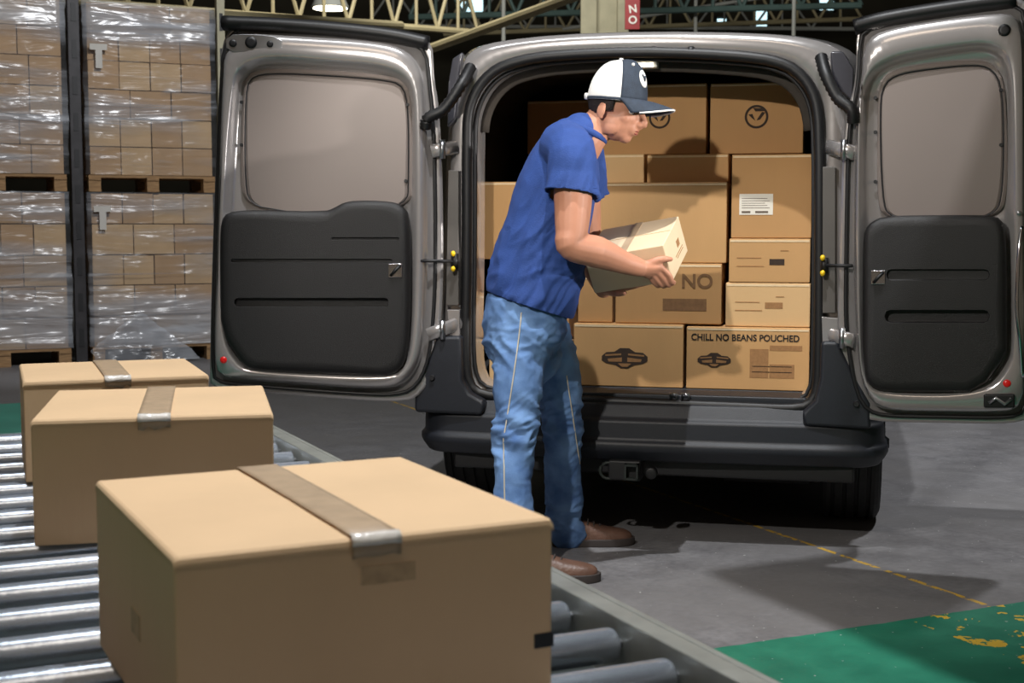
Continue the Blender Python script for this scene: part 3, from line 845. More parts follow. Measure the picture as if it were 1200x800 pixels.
def make_door(cfg):
    o_, u = cfg['hinge'], cfg['dir']                    # hinge point and direction along the door
    n = Vector((u.y, -u.x, 0))
    if n.y > 0: n = -n                                  # towards the hall
    def dp(px, py, dep=0.): return pix_plane(px, py, o_, n) + n * dep
    C = cfg['center']; N = 150
    def ring(cont, dep, grow=0., it=2):
        P = polar(chaikin(cont, it), C, N); out = []
        for p in P:
            v = p - Vector(C); r = v.length; q = Vector(C) + v * ((r + grow) / r)
            out.append(dp(q.x, q.y, dep))
        return out
    O_, I_, R_, W_, T_ = cfg['outer'], cfg['inner'], cfg['recess'], cfg['window'], cfg['trim']
    shell = obj('rear_door', rings([ring(O_, -.03, -6), ring(O_, -.012, 0), ring(O_, .004, 0), ring(O_, .004, -5), ring(I_, .0, 3), ring(I_, .04, 0), ring(I_, .052, -4),
                                    ring(R_, .056, 4), ring(R_, .050, 0), ring(R_, .008, -6), ring(R_, -.004, -11)], True, True), 'paint_silver', van, smooth=True)
    obj('door_seal', tube([a.lerp(b, .45) + n * .006 for a, b in zip(ring(O_, .004, 0), ring(I_, .004, 0))], [(.006, .007)] * N, 8, n, closed=True), 'rubber', shell, smooth=True)
    wp = obj('window_panel', rings([ring(W_, -.004, 4), ring(W_, .008, 3), ring(W_, .014, -1), ring(W_, .010, -4), ring(W_, .014, -7)], True), 'panel_grey', shell)
    obj('panel_groove', tube([p + n * .001 for p in ring(W_, .011, -3)], .0028, 6, n, closed=True), 'trim_dark', wp)
    for px, py in cfg['clips']:
        obj('panel_clip', lathe([(.007, 0), (.006, .006)], Matrix.Translation(dp(px, py, .013)) @ n.to_track_quat('Z', 'Y').to_matrix().to_4x4(), 8), 'trim_dark', wp)
    CT = cfg['tcenter']
    def tring(dep, grow=0.):
        P = polar(chaikin(T_, 1), CT, 120); out = []
        for p in P:
            v = p - Vector(CT); r = v.length; q = Vector(CT) + v * ((r + grow) / r); out.append(dp(q.x, q.y, dep))
        return out
    tr = obj('trim_panel', rings([tring(.014), tring(.055), tring(.066, -2.5), tring(.072, -7), tring(.075, -14)], True, True), 'trim_black', shell, bevel=.002, seg=1, angle=50)
    for (x0, x1, y0, y1, dep) in cfg['slots']:
        Q = [(x0, y0), (x1, y0), (x1, y1), (x0, y1)]
        c_ = (y1 - y0) * .4; Q = [(x0 + c_, y0), (x1 - c_, y0), (x1 - c_ * .3, y0 + c_ * .3), (x1, y0 + c_), (x1, y1 - c_), (x1 - c_ * .3, y1 - c_ * .3), (x1 - c_, y1), (x0 + c_, y1), (x0 + c_ * .3, y1 - c_ * .3), (x0, y1 - c_), (x0, y0 + c_), (x0 + c_ * .3, y0 + c_ * .3)]
        bool_cut(tr, rings([[dp(q[0], q[1], .075 - dep) for q in Q], [dp(q[0], q[1], .10) for q in Q]], True, True))
    # latch release
    lx, ly = cfg['latch']
    la = obj('latch_release', rings([[dp(lx + a_ * 8, ly + b_ * 8, d_) for a_, b_ in ((-1, -1), (1, -1), (1, 1), (-1, 1))] for d_ in (.07, .080)], True, True), 'chrome', tr, bevel=.002)
    obj('latch_lever', tube([dp(lx - 5, ly + 6, .084), dp(lx, ly, .092), dp(lx + 6, ly - 6, .084)], .006, 8), 'rubber', la, smooth=True)
    # red reflector
    rx, ry = cfg['reflector']
    obj('red_reflector', lathe([(.013, 0), (.013, .006), (.010, .010), (.003, .011)], Matrix.Translation(dp(rx, ry, .05)) @ n.to_track_quat('Z', 'Y').to_matrix().to_4x4(), 20), 'red_reflector', shell, smooth=True)
    # black strip along the top edge
    top = [dp(x, y, .0) for x, y in cfg['top']]
    obj('top_strip', tube(catmull(top, 5), [(.028, .05)] * (5 * (len(top) - 1) + 1), 8, (0, 0, 1)), 'rubber', shell, smooth=True)
    for kind, px, py, rr in cfg['fittings']:
        M = Matrix.Translation(dp(px, py, .052)) @ n.to_track_quat('Z', 'Y').to_matrix().to_4x4()
        obj(kind, lathe([(rr, 0), (rr, .006), (rr * .5, .007)], M, 16), 'rubber' if kind == 'plug' else 'steel', shell, smooth=True)
    if 'plate' in cfg:
        Q = chaikin(cfg['plate'], 1)
        obj('latch_plate', rings([[dp(q[0], q[1], d_) for q in Q] for d_ in (.045, .0545)], True, True), 'steel', shell, bevel=.002)
    if 'lock' in cfg:
        x, y = cfg['lock']; lk = obj('door_lock', rings([[dp(x + a_ * 18, y + b_ * 8, d_) for a_, b_ in ((-1, -1), (1, -1), (1, 1), (-1, 1))] for d_ in (.03, .07)], True, True), 'rubber', shell, bevel=.006)
        obj('lock_jaw', tube([dp(x - 12, y + 2, .072), dp(x - 4, y - 4, .076), dp(x + 6, y + 3, .076), dp(x + 14, y - 3, .072)], .006, 8), 'steel', lk, smooth=True)
    return shell, dp, n

HL = rp(516, 300, -.06)
dL, dpL, nL = make_door(dict(hinge=HL, dir=Vector((-1, .03, 0)).normalized(), center=(382, 255), tcenter=(372, 335),
    outer=[(262, 22), (330, 24), (440, 33), (490, 40), (508, 50), (508, 90), (514, 120), (518, 180), (520, 300), (518, 370), (510, 430), (496, 460), (478, 471), (400, 467), (300, 459), (247, 454), (246, 440), (249, 300), (256, 120)],
    inner=[(268, 40), (340, 44), (440, 50), (478, 60), (495, 85), (499, 140), (500, 300), (496, 400), (488, 430), (470, 450), (440, 453), (350, 447), (270, 441), (256, 434), (254, 400), (257, 300), (262, 120)],
    recess=[(276, 110), (280, 85), (300, 72), (330, 69), (390, 74), (440, 77), (472, 86), (486, 106), (488, 150), (489, 300), (485, 400), (478, 430), (460, 441), (300, 434), (282, 425), (265, 398), (263, 300), (269, 180)],
    window=[(287, 110), (291, 90), (312, 83), (390, 86), (460, 92), (476, 100), (481, 130), (482, 200), (481, 246), (380, 250), (290, 246), (285, 200)],
    trim=[(262, 275), (264, 256), (272, 248), (300, 246), (384, 248), (396, 243), (408, 236), (430, 235), (458, 236), (472, 240), (481, 252), (483, 320), (482, 390), (477, 425), (462, 438), (440, 438), (360, 435), (300, 432), (289, 427), (263, 388), (262, 330)],
    clips=[(284, 120), (284, 170), (478, 123), (476, 212)], slots=[(280, 458, 348, 358, .022), (276, 462, 303, 307, .010), (392, 470, 278, 281, .010)],
    latch=(466, 316), reflector=(266, 420), top=[(262, 27), (330, 30), (400, 35), (460, 42), (502, 51)],
    plate=[(269, 43), (300, 42), (334, 46), (334, 64), (300, 64), (269, 63)],
    fittings=[('plug', 277, 53, .014), ('plug', 298, 52, .022), ('plug', 320, 54, .012)]))
HR = rp(988, 300, -.06)
dR, dpR, nR = make_door(dict(hinge=HR, dir=(VR * math.cos(R(4)) - VF * math.sin(R(4))).normalized(), center=(1098, 250), tcenter=(1096, 355),
    outer=[(1001, 30), (1040, 18), (1120, 6), (1185, -3), (1207, -2), (1209, 100), (1209, 300), (1210, 480), (1200, 497), (1100, 495), (1025, 494), (1006, 486), (995, 460), (988, 430), (981, 390), (984, 300), (988, 140), (1003, 100), (1004, 45)],
    inner=[(1014, 46), (1050, 34), (1120, 23), (1180, 17), (1196, 25), (1199, 100), (1200, 300), (1200, 450), (1194, 474), (1180, 480), (1100, 479), (1040, 478), (1022, 470), (1010, 445), (1004, 390), (1001, 300), (1003, 140), (1011, 100)],
    recess=[(1010, 120), (1014, 96), (1028, 78), (1055, 66), (1110, 57), (1150, 52), (1170, 56), (1182, 72), (1186, 110), (1187, 250), (1187, 400), (1184, 425), (1156, 460), (1030, 460), (1013, 444), (1009, 400), (1008, 250)],
    window=[(1030, 120), (1034, 98), (1048, 85), (1090, 78), (1146, 73), (1164, 79), (1175, 97), (1178, 150), (1178, 220), (1170, 255), (1100, 260), (1040, 256), (1031, 235)],
    trim=[(1013, 275), (1018, 262), (1036, 253), (1100, 252), (1160, 252), (1176, 258), (1179, 300), (1179, 400), (1179, 412), (1147, 457), (1100, 457), (1034, 457), (1020, 450), (1013, 438), (1013, 350)],
    clips=[(1026, 115), (1026, 155), (1026, 213), (1173, 106), (1173, 170)], slots=[(1038, 1158, 362, 376, .026), (1040, 1158, 315, 327, .012)],
    latch=(1030, 324), reflector=(1179, 447), top=[(1001, 32), (1040, 22), (1120, 9), (1190, 0)],
    fittings=[('plug', 1176, 38, .020), ('screw', 1193, 250, .008), ('screw', 1194, 284, .006)], lock=(1170, 467)))
obj('pull_rod', tube(catmull([dpR(1196, 265, .05), dpR(1192, 300, .07), dpR(1190, 360, .075), dpR(1194, 400, .07), dpR(1197, 440, .05)], 5), .006, 8), 'chrome', dR, smooth=True)

# hinges, check straps and wiring boots between doors and body
def hinge(pa, pb, parent=van):
    A, B = pa, pb
    hg = obj('door_hinge', tube([A, A.lerp(B, .5) + Vector((0, -.012, 0)), B], [(.026, .011)] * 3, 8, (0, 0, 1)), 'paint_silver', parent, smooth=True)
    obj('hinge_pin', tube([A.lerp(B, .45) + Vector((0, -.02, -.035)), A.lerp(B, .45) + Vector((0, -.02, .035))], .011, 10), 'steel', hg, smooth=True)
hinge(dpL(502, 392, .03), rp(540, 378, -.02)); hinge(dpL(506, 178, .03), rp(535, 172, -.02))
hinge(dpR(1000, 398, .03), rp(968, 392, -.02)); hinge(dpR(1002, 180, .03), rp(970, 172, -.02))
for dp_, xa, ya, xb, yb, ys in ((dpL, 494, 305, 533, 306, (297, 315)), (dpR, 1000, 311, 966, 311, (302, 320))):
    cs = obj('check_strap', tube([dp_(xa, ya, .05), rp(xb, yb, -.06)], [(.006, .006)] * 2, 8), 'trim_dark', van, smooth=True)
    obj('strap_housing', tube([rp(xb, ys[0], -.055), rp(xb, ys[1], -.055)], .014, 10), 'rubber', cs, smooth=True)
    for y in ys:
        q = rp(xb - 2, y, -.075); obj('yellow_stop', ellipsoid(q, [VR * .009, VF * .009, Vector((0, 0, .011))], 10, 6), 'yellow_plastic', cs, smooth=True)
def boot(P):
    P = catmull(P, 10); rad = [.019 + .004 * (1 if k % 2 else 0) for k in range(len(P))]
    obj('wiring_boot', tube(P, rad, 10), 'rubber', van, smooth=True)
boot([rp(552, 78, -.03), rp(540, 100, -.10), rp(520, 128, -.12), dpL(503, 140, .06), dpL(500, 152, .05)])
boot([rp(962, 66, -.03), rp(968, 88, -.08), rp(982, 115, -.10), dpR(999, 130, .06), dpR(1001, 145, .05)])

# ================================================================ cargo
PLACED = []
def cargo(name, x0, x1, y0, y1, Y, z0, label, m='cardboard', depth=.42, seam=None):
    """carton whose rear face spans a photographed rectangle on the plane Y; z0 rests it on its support"""
    A, B = loc(rp(x0, y1, Y)), loc(rp(x1, y0, Y)); A2, B2 = loc(rp(x0, y0, Y)), loc(rp(x1, y1, Y))
    X0, X1 = (A.x + A2.x) / 2, (B.x + B2.x) / 2; Z1 = (A2.z + B.z) / 2
    if z0 is None: z0 = fz + .001
    W_, H = X1 - X0 - .008, Z1 - z0 - .002
    e = empty(name, VM @ Vector(((X0 + X1) / 2, Y, z0)), VYAW, label, 'carton')
    obj('carton_body', box(-W_ / 2, W_ / 2, 0, depth, 0, H), m, e, local=True, bevel=.004)
    if seam == 'v':
        obj('seam_tape', box(-.025, .025, -.001, .01, .004, H - .004), 'tape', e, local=True)
    # flap edge line along the top of the face
    obj('flap_edge', box(-W_ / 2 + .004, W_ / 2 - .004, -.0012, .004, H - .012, H - .005), 'cardboard_edge', e, local=True)
    return e, W_, H, z0 + H + .002
RX = Matrix.Rotation(R(90), 4, 'X')
def printed(e, s, size, x, z, m='print_ink', bold=True, sx=1.):
    o = obj('printed_text', text_mesh(s, size, .0003, bold, sx), m, e, local=True); o.rotation_euler = (R(90), 0, 0); o.location = (x, -.0012, z)
def mark(e, name, rects, m):
    obj(name, join(*[box(a, b, -.0010, .002, c, d) for a, b, c, d in rects]), m, e, local=True)
def flat_poly(P, y=-.0012): return [Vector((x, y, z)) for x, z in P], [tuple(range(len(P)))]
def ringm(cx, cz, r0, r1, n=32, y=-.0013):
    V = [Vector((cx + r * math.cos(2 * math.pi * k / n), y, cz + r * math.sin(2 * math.pi * k / n))) for r in (r0, r1) for k in range(n)]
    return V, [(k, (k + 1) % n, n + (k + 1) % n, n + k) for k in range(n)]
def round_emblem(e, x, z, r):
    obj('round_emblem', join(ringm(x, z, r * .8, r), flat_poly([(x - r * .7, z + r * .2), (x - r * .35, z + r * .25), (x - r * .1, z - r * .35), (x - r * .4, z - r * .1)]),
        flat_poly([(x + r * .75, z + r * .35), (x + r * .45, z + r * .4), (x + .0, z - r * .3), (x + r * .3, z - r * .25)]), flat_poly([(x - r * .3, z + r * .75), (x + r * .5, z + r * .7), (x + r * .75, z + r * .45), (x - r * .1, z + r * .45)])), 'print_ink', e, local=True)
def oval_emblem(e, x, z, a, b):
    P = [(-1, .15), (-.8, .5), (-.45, .55), (-.2, .9), (.2, .9), (.45, .55), (.8, .5), (1, .15), (1, -.25), (.8, -.5), (.4, -.65), (.15, -.95), (-.15, -.95), (-.4, -.65), (-.8, -.5), (-1, -.25)]
    em = obj('oval_emblem', flat_poly([(x + p * a, z + q * b) for p, q in P]), 'print_ink', e, local=True)
    obj('emblem_band', join(*[flat_poly([(x + p * a, z + q * b) for p, q in Q], -.0018) for Q in
        ([(-.85, .3), (-.15, .42), (-.15, .25), (-.85, .15)], [(.15, .42), (.85, .3), (.85, .15), (.15, .25)], [(-.75, -.1), (-.12, .05), (-.12, -.35), (-.7, -.35)], [(.12, .05), (.75, -.1), (.7, -.35), (.12, -.35)], [(-.3, -.5), (.3, -.5), (.12, -.8), (-.12, -.8)])]), 'print_faint', em, local=True)

e, W_, H, zA = cargo('printed_carton', 803, 950, 383, 458, .17, None, 'carton with printed bean lettering on the van floor', 'cardboard')
printed(e, 'CHILL NO BEANS POUCHED', .034, -.01, H * .83, 'print_black', sx=.92)
oval_emblem(e, -W_ * .27, H * .47, .062, .030)
mark(e, 'printed_block', [(W_ * .02, W_ * .17, H * .20, H * .66), (W_ * .18, W_ * .38, H * .20, H * .42), (W_ * .18, W_ * .44, H * .64, H * .72)], 'print_faint')
for k in range(4): mark(e, 'printed_line', [(W_ * .04, W_ * .36, H * (.24 + k * .045), H * (.255 + k * .045))], 'print_ink') if k % 2 else None
e, W2_, H2, zB = cargo('emblem_carton', 671, 802, 379, 453, .17, None, 'carton with a dark oval emblem behind the man on the van floor', 'cardboard')
oval_emblem(e, -W2_ * .03, H2 * .46, .088, .042)
cargo('low_carton', 572, 668, 398, 448, .23, None, 'low plain carton on the van floor beside the left pillar', 'cardboard_pale', depth=.18)
_, _, _, zL = cargo('low_carton', 570, 668, 346, 397, .23, loc(rp(600, 397, .2)).z + .001, 'plain carton stacked on the low carton beside the left pillar', 'cardboard', depth=.3)
e, W_, H, zC = cargo('slim_carton', 849, 951, 331, 381, .19, zA, 'slim carton with a small stamp on the carton with bean lettering', 'cardboard_pale')
mark(e, 'printed_stamp', [(-.01, .055, H * .42, H * .56)], 'print_faint'); mark(e, 'printed_line', [(-.12, -.03, H * .55, H * .57), (-.12, -.02, H * .36, H * .38), (.03, .06, H * .68, H * .70)], 'print_faint')
e, W_, H, zD = cargo('slim_carton', 853, 951, 279, 330, .19, zC, 'slim carton with a dark stamp directly under the labelled carton', 'cardboard')
mark(e, 'printed_stamp', [(0., .055, H * .40, H * .54)], 'print_ink'); mark(e, 'printed_line', [(-.12, -.03, H * .55, H * .57), (-.12, -.02, H * .36, H * .38), (.04, .07, H * .72, H * .74)], 'print_faint')
e, W_, H, zE = cargo('labelled_carton', 856, 953, 180, 278, .2, zD, 'tall carton with a white paper label near the right pillar', 'cardboard_tan')
lb = obj('paper_label', box(-W_ * .40, W_ * .02, -.0014, .002, H * .28, H * .53), 'label_paper', e, local=True)
obj('label_print', join(*[box(-W_ * .37, W_ * (-.02 - .03 * (k % 3)), -.0019, -.001, H * (.36 + k * .028), H * (.366 + k * .028)) for k in range(5)], box(-W_ * .37, -W_ * .26, -.0019, -.001, H * .30, H * .325), box(-W_ * .2, -W_ * .04, -.0019, -.001, H * .30, H * .325)), 'label_ink', lb, local=True)
zA = zB = max(zA, zB)
e, W_, H, zF = cargo('printed_carton', 720, 847, 308, 376, .19, zA, 'carton with faded print below the held carton', 'cardboard_tan')
printed(e, 'NO', .075, W_ * .27, H * .70, 'print_mid'); mark(e, 'printed_block', [(-W_ * .05, W_ * .36, H * .22, H * .42)], 'print_mid')
e, _, _, zG = cargo('small_carton', 676, 719, 323, 376, .2, zB, 'small plain carton below the man\'s forearms', 'cardboard_tan')
e, _, _, zH = cargo('large_carton', 698, 853, 213, 306, .2, zF, 'wide plain carton behind the held carton', 'cardboard')
e, _, _, zI = cargo('flat_carton', 757, 855, 180, 212, .30, zH, 'flat carton with tape between the wide carton and emblem cartons', 'cardboard')
_, _, _, zJ = cargo('flat_carton', 698, 756, 180, 212, .30, zH, 'flat carton squeezed behind the man\'s chest', 'cardboard_pale')
e, W_, H, _ = cargo('emblem_carton', 831, 943, 96, 178, .40, max(zE, zI) + .002, 'carton with round emblem at the top of the stack by the right pillar', 'cardboard_tan')
round_emblem(e, 0, H * .52, .045)
e, W_, H, _ = cargo('emblem_carton', 706, 829, 98, 178, .40, max(zI, zJ) + .001, 'carton with round emblem behind the cap brim', 'cardboard_tan')
round_emblem(e, W_ * .05, H * .52, .042)
_, _, _, zK = cargo('hidden_carton', 575, 668, 303, 345, .42, zL, 'carton in shade behind the man under the left-hand carton', 'cardboard_tan')
_, _, _, zM = cargo('side_carton', 557, 690, 212, 302, .30, zK, 'plain carton half in shade between the left pillar and the man', 'cardboard', depth=1.2)
_, _, _, zN = cargo('hidden_carton', 622, 690, 180, 211, 1.0, zM, 'flat shaded carton behind the man\'s shoulder', 'cardboard_tan')
cargo('shaded_carton', 617, 703, 117, 178, 1.0, zN, 'tall shaded carton behind the white back of the cap', 'cardboard_tan')
# ================================================================ the carton in the man's hands
cB = pix(795, 253, 4.70)
hu_ = Vector((-.253, .109, -.046)); hv_ = Vector((-.083, -.237, -.106)); hw_ = Vector((.043, .044, -.132))
Lu, Lv, Lw = .279, .25, .132
ux = hu_.normalized(); vx = hv_ - ux * hv_.dot(ux); vx.normalize(); wx = ux.cross(vx)
if wx.dot(hw_) < 0: wx = -wx
hu_, hv_, hw_ = ux * Lu, vx * Lv, wx * Lw
cC = cB + hv_; cF = cC + hw_; cE = cB + hw_
hb_c = cB + (hu_ + hv_ + hw_) / 2
HBM = Matrix((( ux.x, vx.x, wx.x, cB.x), (ux.y, vx.y, wx.y, cB.y), (ux.z, vx.z, wx.z, cB.z), (0, 0, 0, 1)))
held = empty('held_carton', hb_c + hw_ / 2, 0, 'small pale carton tilted in the man\'s hands', 'carton')
obj('carton_body', box(0, Lu, 0, Lv, 0, Lw, HBM), 'cardboard_light', held, bevel=.003)
obj('top_seam', box(.002, Lu - .002, Lv * .5 - .0012, Lv * .5 + .0012, -.0007, .002, HBM), 'cardboard_tan', held)
tpv = obj('tape', box(Lu * .46, Lu * .56, -.0008, Lv + .0008, -.0012, .0, HBM), 'tape', held)
obj('tape_end', box(Lu * .46, Lu * .56, Lv, Lv + .0012, 0, Lw * .28, HBM), 'tape', tpv)
obj('printed_mark', join(box(-.0009, 0, Lv * .28, Lv * .42, Lw * .38, Lw * .56, HBM), box(-.0009, 0, Lv * .18, Lv * .6, Lw * .66, Lw * .68, HBM), box(-.0009, 0, Lv * .18, Lv * .55, Lw * .73, Lw * .75, HBM)), 'print_faint', held)

# ================================================================ the man
mat('skin', (190, 134, 108), .5, var=.06, scale=14, bump=.04, bscale=160, spec=.4)
mat('skin_lip', (150, 82, 70), .5, var=.05)
mat('hair_dark', (34, 24, 20), .7, var=.3, scale=120, bump=.6, bscale=260)
mat('shirt_blue', (40, 70, 136), .85, var=.10, scale=16, bump=.25, bscale=240)
mat('denim', (72, 108, 164), .85, var=.12, scale=9, rgb2=(116, 152, 200), bump=.3, bscale=420)
mat('denim_stitch', (206, 196, 176), .8, var=.1)
mat('denim_dark', (58, 86, 132), .85, var=.15)
mat('leather_brown', (98, 72, 60), .45, var=.2, scale=18, bump=.2, bscale=90)
mat('sole_dark', (58, 52, 50), .6, var=.15)
mat('cap_navy', (44, 54, 68), .8, var=.15, scale=60, bump=.2, bscale=300)
mat('cap_white', (238, 236, 232), .75, var=.03, bump=.3, bscale=420)
mat('eye_white', (225, 220, 212), .3, var=.02)
mat('eye_dark', (28, 20, 16), .2, var=.05)

def interp(P, Rd, n=5):
    """smooth a chain of points with radii"""
    Q = catmull(P, n); out = []
    if any(isinstance(x, tuple) for x in Rd): Rd = [x if isinstance(x, tuple) else (x, x) for x in Rd]
    for k in range(len(Q)):
        t = k / n; i = min(int(t), len(Rd) - 2); f = t - i
        a, b = Rd[i], Rd[i + 1]
        if isinstance(a, tuple): out.append((a[0] + (b[0] - a[0]) * f, a[1] + (b[1] - a[1]) * f))
        else: out.append(a + (b - a) * f)
    return Q, out
def limb(P, Rd, n=16, side=None, hem=False, hem2=False):
    Q, r = interp([p if isinstance(p, Vector) else pix(*p) for p in P], Rd)
    V, F = tube(Q, r, n, side)
    # rounded ends
    def rr(x): return min(x) if isinstance(x, tuple) else x
    e0 = ellipsoid(Q[0], [Vector((rr(r[0]), 0, 0)), Vector((0, rr(r[0]), 0)), Vector((0, 0, rr(r[0])))], 12, 8)
    e1 = ellipsoid(Q[-1], [Vector((rr(r[-1]), 0, 0)), Vector((0, rr(r[-1]), 0)), Vector((0, 0, rr(r[-1])))], 12, 8)
    return join((V, F), *([] if hem else [e0]), *([] if hem2 else [e1]))
def ell(c, f, l, u, rf, rl, ru, nu=18, nv=12): return ellipsoid(c, [f * rf, l * rl, u * ru], nu, nv)

feet = pix(640, 665, 4.65); man = empty('person', (feet.x, feet.y, 0), 0, 'man in white and navy cap, blue T-shirt and jeans holding a small carton', 'person')
TF = Vector((math.cos(R(10)), math.sin(R(10)), 0)); TL = Vector((-TF.y, TF.x, 0))       # torso facing, and his left

# --- head frame
HY = R(-20); HPt = R(-16)
hf = Vector((math.cos(HY) * math.cos(HPt), math.sin(HY) * math.cos(HPt), math.sin(HPt)))
hl = Vector((-math.sin(HY), math.cos(HY), 0)); hup = hf.cross(hl); hup.normalize()
HC = pix(720, 121, 4.62)
def hp(f, l, u): return HC + hf * f + hl * l + hup * u
S = .96
head = [ell(hp(.002, 0, .016), hf, hl, hup, .093 * S, .072 * S, .098 * S, 28, 18),
        ell(hp(.028, 0, -.052), hf, hl, hup, .066, .058, .068, 24, 16),
        ell(hp(.066, 0, -.099), hf, hl, hup, .024, .026, .020),
        ell(hp(.045, 0, -.088), hf, hl, hup, .042, .042, .026),
        ell(hp(.078, 0, .004), hf, hl, hup, .016, .048, .013),
        ell(hp(.082, 0, -.064), hf, hl, hup, .022, .030, .030),
        ell(hp(.074, 0, -.036), hf, hl, hup, .026, .038, .036)]
for s in (-1, 1):
    head += [ell(hp(.056, s * .034, -.038), hf, hl, hup, .025, .022, .024), ell(hp(.02, s * .050, -.070), hf, hl, hup, .035, .012, .034),
             ell(hp(.104, s * .012, -.049), hf, hl, hup, .012, .008, .008, 12, 8),
             ell(hp(-.016, s * .072, -.032), (hf + hl * s * .25).normalized(), hl, hup, .017, .0065, .028), ell(hp(-.012, s * .072, -.052), hf, hl, hup, .009, .006, .011)]
head += [tube([hp(.086, 0, .006), hp(.103, 0, -.016), hp(.119, 0, -.038), hp(.116, 0, -.050)], [.010, .012, .0135, .011], 12),
         ell(hp(.117, 0, -.043), hf, hl, hup, .014, .013, .012, 14, 10), tube([hp(.112, 0, -.052), hp(.098, 0, -.062)], [.009, .009], 10),
         ell(hp(.0965, 0, -.069), hf, hl, hup, .010, .022, .0065, 14, 8), ell(hp(.0945, 0, -.080), hf, hl, hup, .011, .020, .0075, 14, 8)]
neckb = pix(690, 160, 4.63)
head.append(limb([hp(-.022, 0, -.02), hp(-.030, 0, -.07), neckb, pix(668, 190, 4.63)], [.052, .055, .062, .08], 18))

# --- arms and hands
sR, eR = pix(670, 180, 4.435), pix(670, 288, 4.385)
def q_front(s, t, off): return cC + hu_ * s + hw_ * t + vx * off
def q_bot(s, t, off): return cF + hu_ * s - hv_ * t + wx * off
wR = q_front(.30, .37, .040)
body = list(head)
mid_f = eR.lerp(wR, .35) + Vector((0, -.005, .006))
body.append(limb([sR, sR.lerp(eR, .5) + Vector((.004, 0, 0)), sR.lerp(eR, .85), eR, mid_f, eR.lerp(wR, .75), wR], [.060, .062, .053, .047, .053, .038, .030], 18))
def finger(P, r0=.0098, r1=.0075): return limb(P, [r0 + (r1 - r0) * k / (len(P) - 1) for k in range(len(P))], 12)
def hand_r():
    out = []
    K = [(.07, .50, .022), (.125, .57, .025), (.185, .63, .025), (.24, .68, .022)]
    for s, t, o in K:
        out.append(limb([wR, wR.lerp(q_front(s, t, o), .55) + vx * .004, q_front(s, t, o)], [.020, .0165, .0115], 12))
    out.append(ell(q_front(.18, .52, .024), (q_front(.15, .6, .02) - wR).normalized(), vx, hu_.normalized(), .040, .015, .030))
    ch = [[(.07, .50, .022), (.005, .76, .018), (-.005, .99, .013), (.01, 1.075, -.014)], [(.125, .57, .025), (.075, .84, .020), (.055, 1.06, .009), (.065, 1.085, -.022)],
          [(.185, .63, .025), (.145, .89, .020), (.12, 1.07, .007), (.13, 1.085, -.022)], [(.24, .68, .022), (.21, .90, .018), (.19, 1.05, .006), (.20, 1.08, -.016)]]
    for i, c_ in enumerate(ch): out.append(finger([q_front(*p) for p in c_], .0102 if i < 3 else .0088, .0082 if i < 3 else .007))
    out.append(limb([wR, q_front(.20, .36, .030), q_front(.10, .31, .022), q_front(.01, .33, .013), q_front(-.040, .42, -.006)], [.020, .0165, .0135, .0112, .0085], 12))
    return out
body += hand_r()
sL, eL = pix(682, 182, 4.83), pix(690, 296, 4.88)
wL = q_bot(1.02, .42, .034)
body.append(limb([sL, sL.lerp(eL, .5), eL, eL.lerp(wL, .35), wL], [.058, .055, .046, .048, .030], 16))
def hand_l():
    out = []; K = [(.52, .22), (.50, .34), (.50, .46), (.53, .58)]
    for s, t in K: out.append(limb([wL, q_bot((s + 1) / 2, (t + .42) / 2, .026), q_bot(s, t, .016)], [.020, .016, .0115], 10))
    out.append(ell(q_bot(.72, .41, .022), ux, vx, wx, .045, .036, .012))
    for i, (s, t) in enumerate(K):
        L_ = [.30, .34, .32, .25][i]; out.append(finger([q_bot(s, t, .016), q_bot(s - L_ * .5, t - .01, .013), q_bot(s - L_, t, .0105)]))
    out.append(limb([wL, q_bot(.85, .18, .022), q_bot(.72, .02, .014), q_bot(.62, -.03, .012)], [.018, .015, .012, .009], 10))
    return out
body += hand_l()
# --- trunk and legs under the clothes
body.append(limb([(618, 372, 4.64), (630, 310, 4.64), (650, 235, 4.63), (663, 190, 4.63), (676, 168, 4.63)], [(.15, .115), (.145, .115), (.165, .115), (.16, .09), (.10, .07)], 20, TL))
body.append(limb([sR, (668, 178, 4.63), sL], [.055, .07, .055], 14))
LEG_R = [(610, 385, 4.57), (608, 440, 4.53), (604, 505, 4.49), (601, 570, 4.46), (604, 640, 4.43), (609, 672, 4.42)]
LEG_L = [(636, 388, 4.72), (653, 440, 4.77), (659, 495, 4.82), (659, 550, 4.86), (662, 600, 4.89), (666, 624, 4.90)]
for Lg in (LEG_R, LEG_L): body.append(limb(Lg, [.080, .068, .052, .046, .040, .040], 14))
bodyme = remesh(join(*body), .0042, 3, 'body')
bo = obj('body', bodyme, 'skin', man)

# face details
for s in (-1, 1):
    ec = hp(.0745, s * .031, -.014)
    ey = obj('eye', ell(ec, hf, hl, hup, .010, .014, .008, 14, 10), 'eye_white', bo, smooth=True)
    obj('iris', ell(ec + hf * .006, hf, hl, hup, .0055, .006, .006, 12, 8), 'eye_dark', ey, smooth=True)
    obj('eyebrow', tube(catmull([hp(.088, s * .014, .004), hp(.090, s * .030, .008), hp(.078, s * .048, .004)], 4), [(.003, .0022)] * 9, 8), 'hair_dark', bo, smooth=True)
obj('lips', join(ell(hp(.1025, 0, -.0705), hf, hl, hup, .005, .018, .0036, 14, 8), ell(hp(.1012, 0, -.0790), hf, hl, hup, .0055, .017, .0042, 14, 8)), 'skin_lip', bo, smooth=True)
